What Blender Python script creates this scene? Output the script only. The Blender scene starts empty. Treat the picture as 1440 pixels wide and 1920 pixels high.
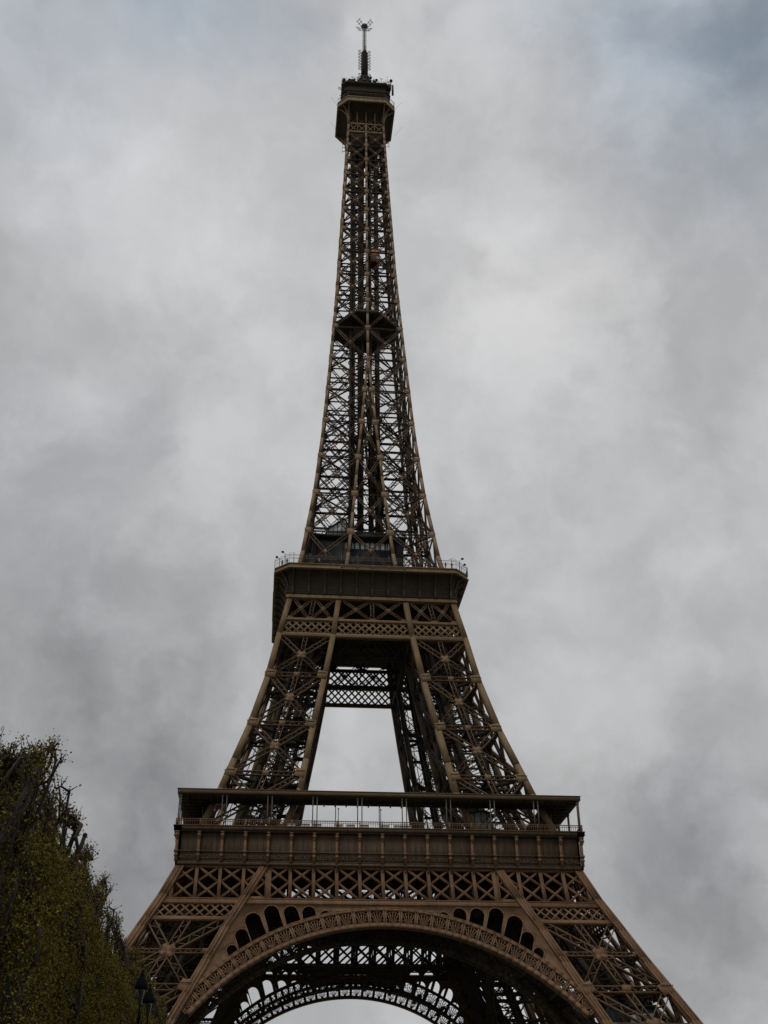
import bpy, math, random
import numpy as np
from mathutils import Vector, Matrix
from mathutils.geometry import tessellate_polygon
random.seed(7)
rng = np.random.RandomState(11)
R_ = math.radians
col = bpy.context.scene.collection
sc = bpy.context.scene

# ------------------------------------------------------------------ camera
CAM = Vector((-19.851, -235.7853, 1.7))
YAW, PITCH, ROLL, FPX = R_(5.91204), R_(30.72307), R_(-0.61892), 2164.09
fw = Vector((math.sin(YAW)*math.cos(PITCH), math.cos(YAW)*math.cos(PITCH), math.sin(PITCH)))
_r = Vector((math.cos(YAW), -math.sin(YAW), 0)); _u = _r.cross(fw)
rt = _r*math.cos(ROLL) + _u*math.sin(ROLL); up = -_r*math.sin(ROLL) + _u*math.cos(ROLL)
cd = bpy.data.cameras.new('camera'); cam = bpy.data.objects.new('camera', cd); col.objects.link(cam)
cd.sensor_fit = 'VERTICAL'; cd.sensor_height = 36; cd.lens = FPX/1920*36
cd.clip_start = 0.1; cd.clip_end = 6000
M = Matrix((rt, up, -fw)).transposed().to_4x4(); M.translation = CAM
cam.matrix_world = M
sc.camera = cam

# ------------------------------------------------------------------ view
sc.view_settings.view_transform = 'Standard'; sc.view_settings.look = 'None'
sc.view_settings.gamma = 1; sc.view_settings.use_curve_mapping = False
sc.view_settings.exposure = 0.0
sc.cycles.max_bounces = 4; sc.cycles.diffuse_bounces = 2; sc.cycles.glossy_bounces = 2
sc.cycles.use_denoising = True
SUN_EL, SUN_AZ = 56.0, 205.0        # azimuth clockwise from +Y

# ------------------------------------------------------------------ world: overcast sky
w = bpy.data.worlds.new('World'); sc.world = w; w.use_nodes = True
nt = w.node_tree; nt.nodes.clear(); N = nt.nodes.new; L = nt.links.new
out = N('ShaderNodeOutputWorld'); bg = N('ShaderNodeBackground'); L(bg.outputs[0], out.inputs[0])
bg.inputs['Strength'].default_value = 0.1
tc = N('ShaderNodeTexCoord')
def math_(op, a, b=None, c=None):
    n = N('ShaderNodeMath'); n.operation = op
    for i, v in enumerate((a, b, c)):
        if v is None: continue
        if isinstance(v, (int, float)): n.inputs[i].default_value = v
        else: L(v, n.inputs[i])
    return n.outputs[0]
def noise(vec, scale, detail=6, rough=.55, dist=0.0):
    n = N('ShaderNodeTexNoise'); n.inputs['Scale'].default_value = scale
    n.inputs['Detail'].default_value = detail; n.inputs['Roughness'].default_value = rough
    n.inputs['Distortion'].default_value = dist
    L(vec, n.inputs['Vector']); return n
def vmath(op, a, b):
    n = N('ShaderNodeVectorMath'); n.operation = op
    for i, v in enumerate((a, b)):
        if isinstance(v, (tuple, Vector)): n.inputs[i].default_value = tuple(v)
        else: L(v, n.inputs[i])
    return n
nv = vmath('NORMALIZE', tc.outputs['Generated'], (0, 0, 0)).outputs[0]
# ragged warp of the direction so that cloud banks get torn edges
wn = noise(nv, 3.2, 7, .6)
wc = vmath('SUBTRACT', wn.outputs['Color'], (.5, .5, .5)).outputs[0]
ws = N('ShaderNodeVectorMath'); ws.operation = 'SCALE'; L(wc, ws.inputs[0]); ws.inputs['Scale'].default_value = 0.34
wv = vmath('NORMALIZE', vmath('ADD', nv, ws.outputs[0]).outputs[0], (0, 0, 0)).outputs[0]
def sky_dir(px, py):
    d = fw + rt*((px-720)/FPX) - up*((py-960)/FPX); return d.normalized()
lum = None; blue = None
# cloud banks, gaps and painted-in corner vignette: direction, angular radius, brightness change, blueness
BANKS = [(390, 60, 140, -.07, .6), (1380, 90, 160, -.15, .75), (1360, 260, 180, -.06, .3), (1180, 60, 140, -.03, .4), (60, 60, 230, -.03, .35), (560, 420, 380, .075, -.1),
         (1000, 640, 130, .12, -.2), (870, 780, 90, .09, 0), (1110, 620, 80, .07, -.1), (160, 800, 230, -.07, .2), (60, 1120, 180, -.02, .1), (300, 1040, 200, .035, 0),
         (300, 1300, 200, -.06, .1), (70, 1480, 280, -.17, .05), (180, 1650, 160, -.03, .1), (1000, 1180, 260, -.01, 0), (1340, 1000, 220, .02, 0),
         (1100, 1480, 140, .01, -.1), (1400, 1500, 170, -.06, .15), (1370, 1640, 130, -.05, .1), (1330, 1790, 90, .01, -.25), (1420, 1880, 200, -.14, .15), (1300, 1650, 260, -.07, .1), (250, 1680, 180, -.05, .1),
         (700, 1900, 160, -.04, .3), (1130, 820, 200, -.05, .1), (250, 300, 220, .04, .0), (660, 1400, 120, .0, 0), (1150, 1700, 120, -.04, .1)]
def hold(cur, v): return v if cur is None else math_('ADD', cur, v)
for (px, py, r, dl, db) in BANKS:
    a = r/FPX
    dt = N('ShaderNodeVectorMath'); dt.operation = 'DOT_PRODUCT'; L(wv, dt.inputs[0]); dt.inputs[1].default_value = tuple(sky_dir(px, py))
    e = math_('EXPONENT', math_('MULTIPLY', math_('SUBTRACT', dt.outputs['Value'], 1.0), 1.6/(a*a)))
    lum = hold(lum, math_('MULTIPLY', e, dl)); blue = hold(blue, math_('MULTIPLY', e, db))
n1 = noise(wv, 4.5, 8, .58).outputs['Fac']; n2 = noise(wv, 13, 8, .55).outputs['Fac']
lum = math_('ADD', lum, math_('MULTIPLY', math_('SUBTRACT', n1, .5), .10))
lum = math_('ADD', lum, math_('MULTIPLY', math_('SUBTRACT', n2, .5), .045))
hs = N('ShaderNodeVectorMath'); hs.operation = 'SCALE'; L(wc, hs.inputs[0]); hs.inputs['Scale'].default_value = 0.10
hv = vmath('ADD', nv, hs.outputs[0]).outputs[0]
def bank(scale, dist, lo, hi, amp, det=9):
    n_ = noise(hv, scale, det, .56, dist).outputs['Fac']; m_ = N('ShaderNodeMapRange'); m_.interpolation_type = 'SMOOTHSTEP'; L(n_, m_.inputs[0])
    m_.inputs[1].default_value = lo; m_.inputs[2].default_value = hi; m_.inputs[3].default_value = -amp/2; m_.inputs[4].default_value = amp/2; return m_.outputs[0]
lum = math_('ADD', lum, bank(5.5, .2, .44, .60, .075)); lum = math_('ADD', lum, bank(11.0, .25, .43, .60, .036)); lum = math_('ADD', lum, bank(26.0, .1, .43, .60, .020))
lum = math_('MAXIMUM', math_('ADD', lum, .510), .05)
# overcast skies are brightest overhead; unseen sky behind viewer dimmed for top-down light
sz = N('ShaderNodeSeparateXYZ'); L(nv, sz.inputs[0])
zen = N('ShaderNodeMapRange'); zen.interpolation_type = 'SMOOTHSTEP'; L(sz.outputs['Z'], zen.inputs[0]); zen.inputs[1].default_value = .82; zen.inputs[2].default_value = 1.0; zen.inputs[3].default_value = 1.0; zen.inputs[4].default_value = 1.7
lum = math_('MULTIPLY', lum, zen.outputs[0])
bk = N('ShaderNodeMapRange'); bk.interpolation_type = 'SMOOTHSTEP'; L(sz.outputs['Y'], bk.inputs[0]); bk.inputs[1].default_value = -.9; bk.inputs[2].default_value = .2; bk.inputs[3].default_value = .7; bk.inputs[4].default_value = 1.0
lum = math_('MULTIPLY', lum, bk.outputs[0])
# top of the view is a touch bluer
sep = N('ShaderNodeSeparateXYZ'); L(nv, sep.inputs[0])
blue = math_('ADD', blue, math_('MULTIPLY', math_('SUBTRACT', sep.outputs['Z'], .62), .5))
mr = N('ShaderNodeMapRange'); L(blue, mr.inputs[0]); mr.inputs[1].default_value = -.4; mr.inputs[2].default_value = 1.2
ramp = N('ShaderNodeValToRGB'); L(mr.outputs[0], ramp.inputs[0])
ramp.color_ramp.elements[0].color = (1.01, 1.0, .98, 1); ramp.color_ramp.elements[1].color = (.83, 1.0, 1.20, 1)
e = ramp.color_ramp.elements.new(.30); e.color = (.995, 1.0, 1.02, 1)
cl = N('ShaderNodeVectorMath'); cl.operation = 'SCALE'; L(ramp.outputs[0], cl.inputs[0]); L(math_('MULTIPLY', lum, 10.0), cl.inputs['Scale'])
sky = N('ShaderNodeTexSky'); sky.sky_type = 'NISHITA'; sky.sun_disc = False
sky.sun_elevation = R_(SUN_EL); sky.sun_rotation = R_(SUN_AZ)
mx = N('ShaderNodeMix'); mx.data_type = 'RGBA'; mx.inputs[0].default_value = .96
L(sky.outputs[0], mx.inputs[6]); L(cl.outputs[0], mx.inputs[7]); L(mx.outputs[2], bg.inputs['Color'])

# ------------------------------------------------------------------ sun behind the cloud
sd = bpy.data.lights.new('sun', 'SUN'); so = bpy.data.objects.new('sun', sd); col.objects.link(so)
sd.energy = 0.6; sd.angle = R_(20); sd.color = (1, .95, .87)
az = R_(SUN_AZ); el = R_(SUN_EL)
sv = Vector((math.sin(az)*math.cos(el), math.cos(az)*math.cos(el), math.sin(el)))
so.rotation_euler = (-sv).to_track_quat('-Z', 'Y').to_euler(); so.location = (-60, -300, 200)

# ------------------------------------------------------------------ materials
def mat(name, c, rough=.6, var=.25, scale=.6, metal=0.0, c2=None, spec=.3, streak=False):
    m = bpy.data.materials.new(name); m.use_nodes = True; t = m.node_tree; b = t.nodes['Principled BSDF']
    b.inputs['Roughness'].default_value = rough; b.inputs['Metallic'].default_value = metal
    b.inputs['Specular IOR Level'].default_value = spec
    g = t.nodes.new('ShaderNodeTexCoord')
    n = t.nodes.new('ShaderNodeTexNoise'); n.inputs['Scale'].default_value = scale; n.inputs['Detail'].default_value = 5
    t.links.new(g.outputs['Object'], n.inputs['Vector'])
    r = t.nodes.new('ShaderNodeValToRGB')
    if streak:      # grime and faded runs down the iron
        mp = t.nodes.new('ShaderNodeMapping'); mp.inputs['Scale'].default_value = (1.6, 1.6, .22); t.links.new(g.outputs['Object'], mp.inputs[0])
        n2_ = t.nodes.new('ShaderNodeTexNoise'); n2_.inputs['Scale'].default_value = 1.1; n2_.inputs['Detail'].default_value = 6; t.links.new(mp.outputs[0], n2_.inputs['Vector'])
        ad = t.nodes.new('ShaderNodeMath'); ad.operation = 'MULTIPLY_ADD'; t.links.new(n2_.outputs['Fac'], ad.inputs[0]); ad.inputs[1].default_value = .6
        hf = t.nodes.new('ShaderNodeMath'); hf.operation = 'MULTIPLY'; t.links.new(n.outputs['Fac'], hf.inputs[0]); hf.inputs[1].default_value = .42; t.links.new(hf.outputs[0], ad.inputs[2])
    a = c if c2 is None else c2
    lo = tuple(x*(1-var) for x in a); hi = tuple(min(1, x*(1+var)) for x in c)
    r.color_ramp.elements[0].position = .35; r.color_ramp.elements[1].position = .68
    r.color_ramp.elements[0].color = (*lo, 1); r.color_ramp.elements[1].color = (*hi, 1)
    t.links.new(ad.outputs[0] if streak else n.outputs['Fac'], r.inputs[0])
    t.links.new(r.outputs[0], b.inputs['Base Color']); return m
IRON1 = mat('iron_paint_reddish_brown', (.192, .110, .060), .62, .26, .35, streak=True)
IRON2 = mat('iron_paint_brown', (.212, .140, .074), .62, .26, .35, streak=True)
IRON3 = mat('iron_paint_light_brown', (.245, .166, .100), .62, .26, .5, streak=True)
LATT1 = mat('lattice_iron_reddish_shaded', (.135, .083, .046), .68, .26, .35, streak=True)  # darker copy of the leg iron, shade on the lattice put into the colour
LATT2 = mat('lattice_iron_shaded', (.132, .086, .050), .68, .26, .35, streak=True)  # same for the upper lattices: column iron with shade painted in
PANEL = mat('frieze_sheet_iron', (.092, .062, .038), .7, .34, .5, streak=True)
INNER = mat('inner_iron_shaded_brown', (.050, .036, .025), .7, .2, .5)  # shaded copy of the tower iron for interior members and undersides
DARK = mat('dark_steel', (.016, .016, .018), .5, .2, .5)
BARS = mat('railing_steel', (.13, .115, .09), .6, .15, .8)
GLASS = mat('pavilion_glass', (.42, .46, .46), .25, .15, .4, spec=.8)  # pale base colour paints in the sky reflected by the panes
LETTER = mat('gilded_letters', (.13, .095, .055), .45, .1, 2)
MAST = mat('mast_grey_paint', (.68, .66, .63), .5, .1, 2)
GREEN = mat('green_netting', (.030, .050, .045), .8, .25, .8)
ORANGE = mat('orange_cabin_paint', (.42, .15, .02), .5, .1, 1)
STONE = mat('pier_stone', (.33, .30, .26), .8, .2, .6)
BARK = mat('bark', (.042, .034, .028), .9, .3, 5)
LEAF = mat('spring_leaf', (.170, .148, .018), .75, .15, 1.7, c2=(.092, .062, .016), spec=.1)
LAMPG = mat('lamp_post_green', (.004, .0065, .006), .8, .15, 4, spec=.05)
CABIN = mat('cabin_iron', (.030, .024, .018), .8, .25, .8, spec=.15)
LAMPGLASS = mat('lamp_glass', (.018, .022, .021), .2, .1, 4)

# ------------------------------------------------------------------ mesh builder
class MB:
    def __init__(s): s.b = []; s.v = []; s.f = []; s.n = 0
    def beam(s, p, q, w, t, n=(0, -1, 0)):
        s.b.append((p[0], p[1], p[2], q[0], q[1], q[2], n[0], n[1], n[2], w, t))
    def raw(s, vs, fs):
        o = s.n; s.v += [tuple(v) for v in vs]; s.f += [tuple(i+o for i in f) for f in fs]; s.n += len(vs)
    def box(s, x0, x1, y0, y1, z0, z1):
        s.raw([(x0, y0, z0), (x1, y0, z0), (x1, y1, z0), (x0, y1, z0), (x0, y0, z1), (x1, y0, z1), (x1, y1, z1), (x0, y1, z1)],
              [(0, 3, 2, 1), (4, 5, 6, 7), (0, 1, 5, 4), (1, 2, 6, 5), (2, 3, 7, 6), (3, 0, 4, 7)])
    def tube(s, pts, rs, k=8):
        pts = [Vector(p) for p in pts]; vs = []; fs = []
        for i, p in enumerate(pts):
            d = (pts[min(i+1, len(pts)-1)] - pts[max(i-1, 0)]).normalized()
            a = d.cross(Vector((0, 0, 1)) if abs(d.z) < .9 else Vector((1, 0, 0))).normalized(); b = d.cross(a)
            for j in range(k):
                t = 2*math.pi*j/k; vs.append(p + (a*math.cos(t) + b*math.sin(t))*rs[i])
        for i in range(len(pts)-1):
            for j in range(k): fs.append((i*k+j, i*k+(j+1) % k, (i+1)*k+(j+1) % k, (i+1)*k+j))
        fs.append(tuple(range(k))[::-1]); fs.append(tuple((len(pts)-1)*k+j for j in range(k)))
        s.raw(vs, fs)
    def lathe(s, c, prof, k=12, sq=None):   # prof: (radius, z)
        vs = []; fs = []
        for r, z in prof:
            for j in range(k):
                t = 2*math.pi*(j+.5)/k; vs.append((c[0]+r*math.cos(t), c[1]+r*math.sin(t), c[2]+z))
        for i in range(len(prof)-1):
            for j in range(k): fs.append((i*k+j, i*k+(j+1) % k, (i+1)*k+(j+1) % k, (i+1)*k+j))
        fs.append(tuple(range(k))[::-1]); fs.append(tuple((len(prof)-1)*k+j for j in range(k)))
        s.raw(vs, fs)
    def lace(s, p, q, W, n, fl=.16, T=.35, z=.09, pitch=None):
        """laced strut: two flanges and a zigzag of small bars between them"""
        p = Vector(p); q = Vector(q); n = Vector(n).normalized(); d = q-p; Ln = d.length
        if Ln < .3: return
        d /= Ln; n = (n - d*n.dot(d)).normalized(); sd_ = d.cross(n)
        o = sd_*(W/2-fl/2)
        s.beam(p+o, q+o, fl, T, n); s.beam(p-o, q-o, fl, T, n)
        k = max(2, int(round(Ln/(pitch or W*1.0))))
        for i in range(k):
            a = p + d*(Ln*i/k); b = p + d*(Ln*(i+1)/k); sg = 1 if i % 2 else -1
            s.beam(a+o*sg, b-o*sg, z, T*.8, n)
    def build(s, name, m, parent=None):
        me = bpy.data.meshes.new(name)
        vs = [np.array(s.v, float).reshape(-1, 3)]; quads = []
        if s.b:
            B = np.array([[float(x) for x in r] for r in s.b]); P, Q, Nn = B[:, :3], B[:, 3:6], B[:, 6:9]
            d = Q-P; d /= np.maximum(np.linalg.norm(d, axis=1, keepdims=True), 1e-9)
            Nn = Nn - d*np.sum(Nn*d, 1, keepdims=True)
            bad = np.linalg.norm(Nn, axis=1) < 1e-4
            if bad.any():
                alt = np.tile(np.array([[.31, .2, .93]]), (bad.sum(), 1)); db = d[bad]; Nn[bad] = alt - db*np.sum(alt*db, 1, keepdims=True)
            Nn /= np.linalg.norm(Nn, axis=1, keepdims=True); S = np.cross(d, Nn)
            wv_ = S*B[:, 9:10]/2; tv = Nn*(B[:, 10:11]/2)*rng.uniform(.96, 1.04, (len(B), 1))
            c = np.stack([P-wv_-tv, P+wv_-tv, P+wv_+tv, P-wv_+tv, Q-wv_-tv, Q+wv_-tv, Q+wv_+tv, Q-wv_+tv], 1)
            base = s.n + 8*np.arange(len(B))[:, None, None]
            F = np.array([(0, 1, 5, 4), (1, 2, 6, 5), (2, 3, 7, 6), (3, 0, 4, 7), (0, 3, 2, 1), (4, 5, 6, 7)])[None]
            quads = (base+F).reshape(-1, 4); vs.append(c.reshape(-1, 3))
        V = np.concatenate(vs); loops = []; starts = []; tot = 0
        for f in s.f: starts.append(tot); loops += f; tot += len(f)
        nq = len(quads)
        starts = np.concatenate([np.array(starts, int), tot + 4*np.arange(nq)]).astype(np.int32)
        loops = np.concatenate([np.array(loops, int), np.array(quads, int).reshape(-1)]).astype(np.int32)
        me.vertices.add(len(V)); me.vertices.foreach_set('co', V.astype(np.float32).ravel())
        me.loops.add(len(loops)); me.loops.foreach_set('vertex_index', loops)
        me.polygons.add(len(starts)); me.polygons.foreach_set('loop_start', starts)
        me.update(calc_edges=True); me.validate()
        me.materials.append(m)
        o = bpy.data.objects.new(name, me); col.objects.link(o)
        if parent: o.parent = parent
        return o
def tag(o, label=None, cat=None, group=None, kind=None):
    for k, v in (('label', label), ('category', cat), ('group', group), ('kind', kind)):
        if v: o[k] = v
    return o
def empty(name, loc=(0, 0, 0), rz=0):
    o = bpy.data.objects.new(name, None); col.objects.link(o); o.location = loc; o.rotation_euler = (0, 0, rz); return o
def kids(o): return [c for c in bpy.data.objects if c.parent == o]
def copy_tree(o, parent=None):
    c = o.copy(); col.objects.link(c)
    if parent: c.parent = parent
    for ch in kids(o): copy_tree(ch, c)
    return c
def four(o, extra=(1, 2, 3)):
    """repeat a part round the tower's four sides"""
    r = [o]
    for k in extra:
        c = copy_tree(o, o.parent); c.rotation_euler = (0, 0, k*math.pi/2); r.append(c)
    return r

# ------------------------------------------------------------------ ground
g = MB(); g.box(-2500, 2500, -2500, 3000, -1, 0)
tag(g.build('ground', mat('park_ground', (.07, .08, .035), .95, .35, .05, c2=(.12, .105, .075))), kind='structure')
g = MB(); g.box(-17, 17, -330, -70, 0.004, .012)
tag(g.build('path', mat('path_gravel', (.26, .23, .18), .95, .12, 1.0)), kind='structure')

# ------------------------------------------------------------------ tower profile (half widths by height)
HO = [(0, 60.9), (24.3, 48.1), (34.7, 42.55), (41.1, 39.35), (45, 37.35), (48.5, 35.8), (50.6, 34.95), (57.5, 32.2), (65.5, 29.25), (79.5, 24.66), (90.5, 21.78),
      (101.2, 19.72), (110.3, 17.8), (121.2, 15.5), (139.6, 12.9), (157.4, 11.2), (178.7, 9.75), (188.8, 9.1), (209.3, 7.85), (231.5, 6.9), (246.3, 6.28), (270, 5.35), (280, 5.3)]
HI = [(0, 44.6), (24.8, 32.3), (39.5, 25.4), (50.5, 19.5), (57.5, 16.6), (65.5, 13.8), (76.5, 12.15), (88, 9.9), (99.8, 7.8), (110.5, 6.5), (121.5, 5.0), (128.3, 4.35),
      (138.7, 3.4), (150, 2.55), (161, 1.6), (171, .8), (181, 0), (400, 0)]
def ho(z): return float(np.interp(z, [a for a, b in HO], [b for a, b in HO]))
def hi(z): return float(np.interp(z, [a for a, b in HI], [b for a, b in HI]))
H = {'o': ho, 'i': hi}
def nrm(f, z, dz=2.0):      # outward normal of the face plane y = -f(z)
    sl = (f(z+dz) - f(z-dz))/(2*dz); return Vector((0, -1, -sl)).normalized()
def sw(v, on): return Vector((v[1], v[0], v[2])) if on else Vector(v)

tower = tag(empty('iron_tower'), 'tall brown iron lattice tower on four legs with arches and two wide platforms', 'tower')

# ------------------------------------------------------------------ legs
def chord_path(mb, fa, fb, zs, w, wf=lambda z: 1.0):
    """square column through the levels zs, following half widths fa (x) and fb (y)"""
    for a, b in zip(zs[:-1], zs[1:]):
        def P(z):
            ww = w*wf(z)
            x = (fa(z)-ww/2) if fa is ho else (fa(z)+ww/2)
            y = (fb(z)-ww/2) if fb is ho else (fb(z)+ww/2)
            return Vector((-x, -y, z))
        p, q = P(a), P(b); ww = w*wf((a+b)/2); e_ = (q-p).normalized()*.12
        mb.beam(p-e_, q+e_, ww, ww, (0, -1, 0))
def face_pts(za, zb, pl, cw):
    f = H[pl]; y = lambda z: (f(z)-cw/2) if pl == 'o' else (f(z)+cw/2)
    bl = Vector((-(ho(za)-cw), -y(za), za)); br = Vector((-(hi(za)+cw), -y(za), za))
    tl = Vector((-(ho(zb)-cw), -y(zb), zb)); tr = Vector((-(hi(zb)+cw), -y(zb), zb))
    return bl, br, tl, tr
def gusset(mb, c, n, w, h, t, d=(0, 0, 1)):
    d = Vector(d).normalized(); mb.beam(c-d*h/2, c+d*h/2, w, t, n)

def leg_section(zs, zc, cw, W, plate, mid_horiz=False, strut=True, inner_lace=True):
    """columns and lattice for one leg between platform levels. zs = node heights, zc = heights the columns pass"""
    ch = []; LT = [MB(), MB()]; gp = MB()
    for fa in (ho, hi):
        for fb in (ho, hi): c_ = MB(); chord_path(c_, fa, fb, zc, cw); ch.append((c_, fa is hi and fb is hi))
    for pl in 'oi':
        f = H[pl]; lt = LT[0 if pl == 'o' else 1]
        for swp in (False, True):
            for a, b in zip(zs[:-1], zs[1:]):
                bl, br, tl, tr = face_pts(a, b, pl, cw*.8); n = nrm(f, (a+b)/2)
                n = sw(n, swp); P = [sw(v, swp) for v in (bl, br, tl, tr)]
                lt.lace(P[0], P[3], W, n, fl=.13*W, T=.42*W, z=.06*W)
                lt.lace(P[1], P[2], W, n, fl=.13*W, T=.40*W, z=.06*W)
                lt.lace(P[0], P[1], W*.9, n, fl=.11*W, T=.5*W, z=.055*W)
                # crossing of the diagonals
                A, B_, C_, D_ = P[0], P[3], P[1], P[2]
                w0 = (A-C_).length; w1 = (B_-D_).length; t_ = w0/(w0+w1); X = A.lerp(B_, t_)
                if pl == 'i':
                    if strut: lt.lace(P[0].lerp(P[1], .5), P[2].lerp(P[3], .5), W*.8, n, fl=.12*W, T=.38*W, z=.06*W)
                    continue
                gusset(gp, X+n*.26*W, n, 1.15*W, 1.0*W, .10*W)
                for k in range(4):
                    dd = (B_-A if k % 2 else D_-C_).normalized()*(1 if k < 2 else -1)
                    gp.beam(X+n*.25*W, X+n*.25*W+dd*.95*W, .62*W, .08*W, n)
                if strut:
                    m0 = P[0].lerp(P[1], .5); m1 = P[2].lerp(P[3], .5)
                    lt.lace(m0, X, W*.85, n, fl=.12*W, T=.38*W, z=.06*W); lt.lace(X, m1, W*.85, n, fl=.12*W, T=.38*W, z=.06*W)
                    gusset(gp, m0+n*.26*W, n, 1.1*W, .9*W, .1*W)
                if mid_horiz:
                    tt = (X.z-a)/(b-a); l_ = P[0].lerp(P[2], tt); r_ = P[1].lerp(P[3], tt)
                    lt.lace(l_, r_, W*.6, n, fl=.10*W, T=.4*W, z=.055*W)
                    for e_ in (l_, r_): gusset(gp, e_+n*.2*W, n, 1.5*W, .55*W, .1*W)
                # node plates on the columns
                for e_, sgn in ((P[0], 1), (P[1], -1)):
                    ax = sw(Vector((1, 0, 0)), swp)*sgn*.22*plate
                    gusset(gp, e_+n*(cw*.42)+ax*.5, n, plate*.95, plate*.9, .10*cw, (P[2]-P[0]))
                    for dz in (-.22, .22):
                        gp.beam(e_+n*(cw*.47)+Vector((0, 0, dz*plate))+ax*.5-sw(Vector((1, 0, 0)), swp)*.42*plate,
                                e_+n*(cw*.47)+Vector((0, 0, dz*plate))+ax*.5+sw(Vector((1, 0, 0)), swp)*.42*plate, .07*plate, .1*cw, n)
    lt = LT[1]      # plan bracing inside the leg at every node
    for z in zs[:-1]:
        a, b = ho(z)-cw, hi(z)+cw
        lt.lace((-a, -a, z), (-b, -b, z), W*.7, (0, 0, 1), fl=.12*W, T=.5*W, z=.08*W)
        lt.lace((-a, -b, z), (-b, -a, z), W*.7, (0, 0, 1), fl=.12*W, T=.48*W, z=.08*W)
        lt.lace((-(a+b)/2, -a, z), (-(a+b)/2, -b, z), W*.6, (0, 0, 1), fl=.12*W, T=.5*W, z=.08*W)
        lt.lace((-a, -(a+b)/2, z), (-b, -(a+b)/2, z), W*.6, (0, 0, 1), fl=.12*W, T=.5*W, z=.08*W)
    return ch, LT, gp

def stairs_and_rails(z0, z1, seed):
    """inclined lift track girders and zigzag stairs inside a leg"""
    rr = random.Random(seed); rails = MB(); st = MB()
    def c(z, u, v):     # u, v from 0 (inner) to 1 (outer)
        return Vector((-(hi(z)+(ho(z)-hi(z))*u), -(hi(z)+(ho(z)-hi(z))*v), z))
    n_ = 8
    for (u, v) in ((.36, .36), (.36, .64), (.64, .36), (.64, .64)):
        for k in range(n_):
            za = z0+(z1-z0)*k/n_; zb = z0+(z1-z0)*(k+1)/n_
            rails.beam(c(za, u, v), c(zb, u, v), .8, .8)
    nn = int((z1-z0)/1.6)
    for k in range(nn):
        za = z0+(z1-z0)*k/nn; zb = z0+(z1-z0)*(k+1)/nn
        for (u0, v0, u1, v1) in ((.36, .36, .64, .36), (.36, .64, .64, .64), (.36, .36, .36, .64), (.64, .36, .64, .64)):
            rails.beam(c(za, u0, v0), c(za, u1, v1), .16, .22, (0, 0, 1))
            rails.beam(c(za, u0, v0), c(zb, u1, v1), .10, .14, (0, -1, 0))
    fl = int((z1-z0)/2.9)
    for k in range(fl):
        za = z0+(z1-z0)*k/fl; zb = z0+(z1-z0)*(k+1)/fl; s_ = k % 2
        ua, ub = (.14, .30) if s_ else (.30, .14)
        for dv in (.80, .86):
            p, q = c(za, ua, dv), c(zb, ub, dv); st.beam(p, q, .12, .3)
            st.beam(p+Vector((0, 0, 1.0)), q+Vector((0, 0, 1.0)), .05, .05)
        for i in range(9):
            t = (i+.5)/9; st.beam(c(za, ua, .80).lerp(c(zb, ub, .80), t), c(za, ua, .86).lerp(c(zb, ub, .86), t), .28, .05, (0, 0, 1))
            st.beam(c(za, ua, .80).lerp(c(zb, ub, .80), t), c(za, ua, .80).lerp(c(zb, ub, .80), t)+Vector((0, 0, 1)), .04, .04)
        # landing
        pz = c(zb, ub, .83); st.box(pz.x-.9, pz.x+.9, pz.y-1.1, pz.y+1.1, zb-.06, zb)
        st.beam(pz+Vector((-.9, -1.1, 1)), pz+Vector((.9, -1.1, 1)), .05, .05)
    # service pipes and small hangers
    for i in range(5):
        u, v = rr.uniform(.12, .9), rr.uniform(.12, .9)
        for k in range(4):
            za = z0+(z1-z0)*k/4; zb = z0+(z1-z0)*(k+1)/4; rails.beam(c(za, u, v), c(zb, u, v), .14, .14)
    return rails, st

LOWZ = [6.8, 18.2, 29.6, 41.0]
MIDZ = [57.6, 69.0, 80.0, 91.3, 100.6]
ch, lt, gp = leg_section(LOWZ, [2.5]+LOWZ[:-1]+[34.7, 41, 45, 50.6], 1.32, 1.35, 2.2, mid_horiz=True)
# double edge strips of the lower columns
lower_leg = empty('leg'); lower_leg.parent = tower
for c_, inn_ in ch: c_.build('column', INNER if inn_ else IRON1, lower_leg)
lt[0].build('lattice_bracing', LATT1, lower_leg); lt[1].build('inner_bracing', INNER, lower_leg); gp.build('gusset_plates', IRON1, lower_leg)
ra, st = stairs_and_rails(3, 56.5, 1); ra.build('lift_track', INNER, lower_leg); st.build('staircase', INNER, lower_leg)
for fa in (ho, hi):
    for fb in (ho, hi):
        pm = MB()
        x, y = fa(2.5), fb(2.5)
        pm.raw([(-x+a*3.4, -y+b*3.4, -.1) for a, b in ((-1, -1), (1, -1), (1, 1), (-1, 1))]+[(-x+a*2, -y+b*2, 2.7) for a, b in ((-1, -1), (1, -1), (1, 1), (-1, 1))],
               [(0, 3, 2, 1), (4, 5, 6, 7), (0, 1, 5, 4), (1, 2, 6, 5), (2, 3, 7, 6), (3, 0, 4, 7)])
        pm.build('masonry_pier', STONE, lower_leg)
four(lower_leg)
ch, lt, gp = leg_section(MIDZ, [50.7, 57.5, 65.5, 72, 79.5, 90.5, 101.2, 110.3, 116.3], 1.08, 1.05, 2.0)
mid_leg = empty('upper_leg'); mid_leg.parent = tower
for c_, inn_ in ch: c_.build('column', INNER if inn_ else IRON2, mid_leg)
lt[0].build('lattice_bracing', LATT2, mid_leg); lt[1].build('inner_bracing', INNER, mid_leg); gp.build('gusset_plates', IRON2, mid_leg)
ra, st = stairs_and_rails(58, 115, 2); ra.build('lift_track', INNER, mid_leg); st.build('staircase', INNER, mid_leg)
four(mid_leg)

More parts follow.
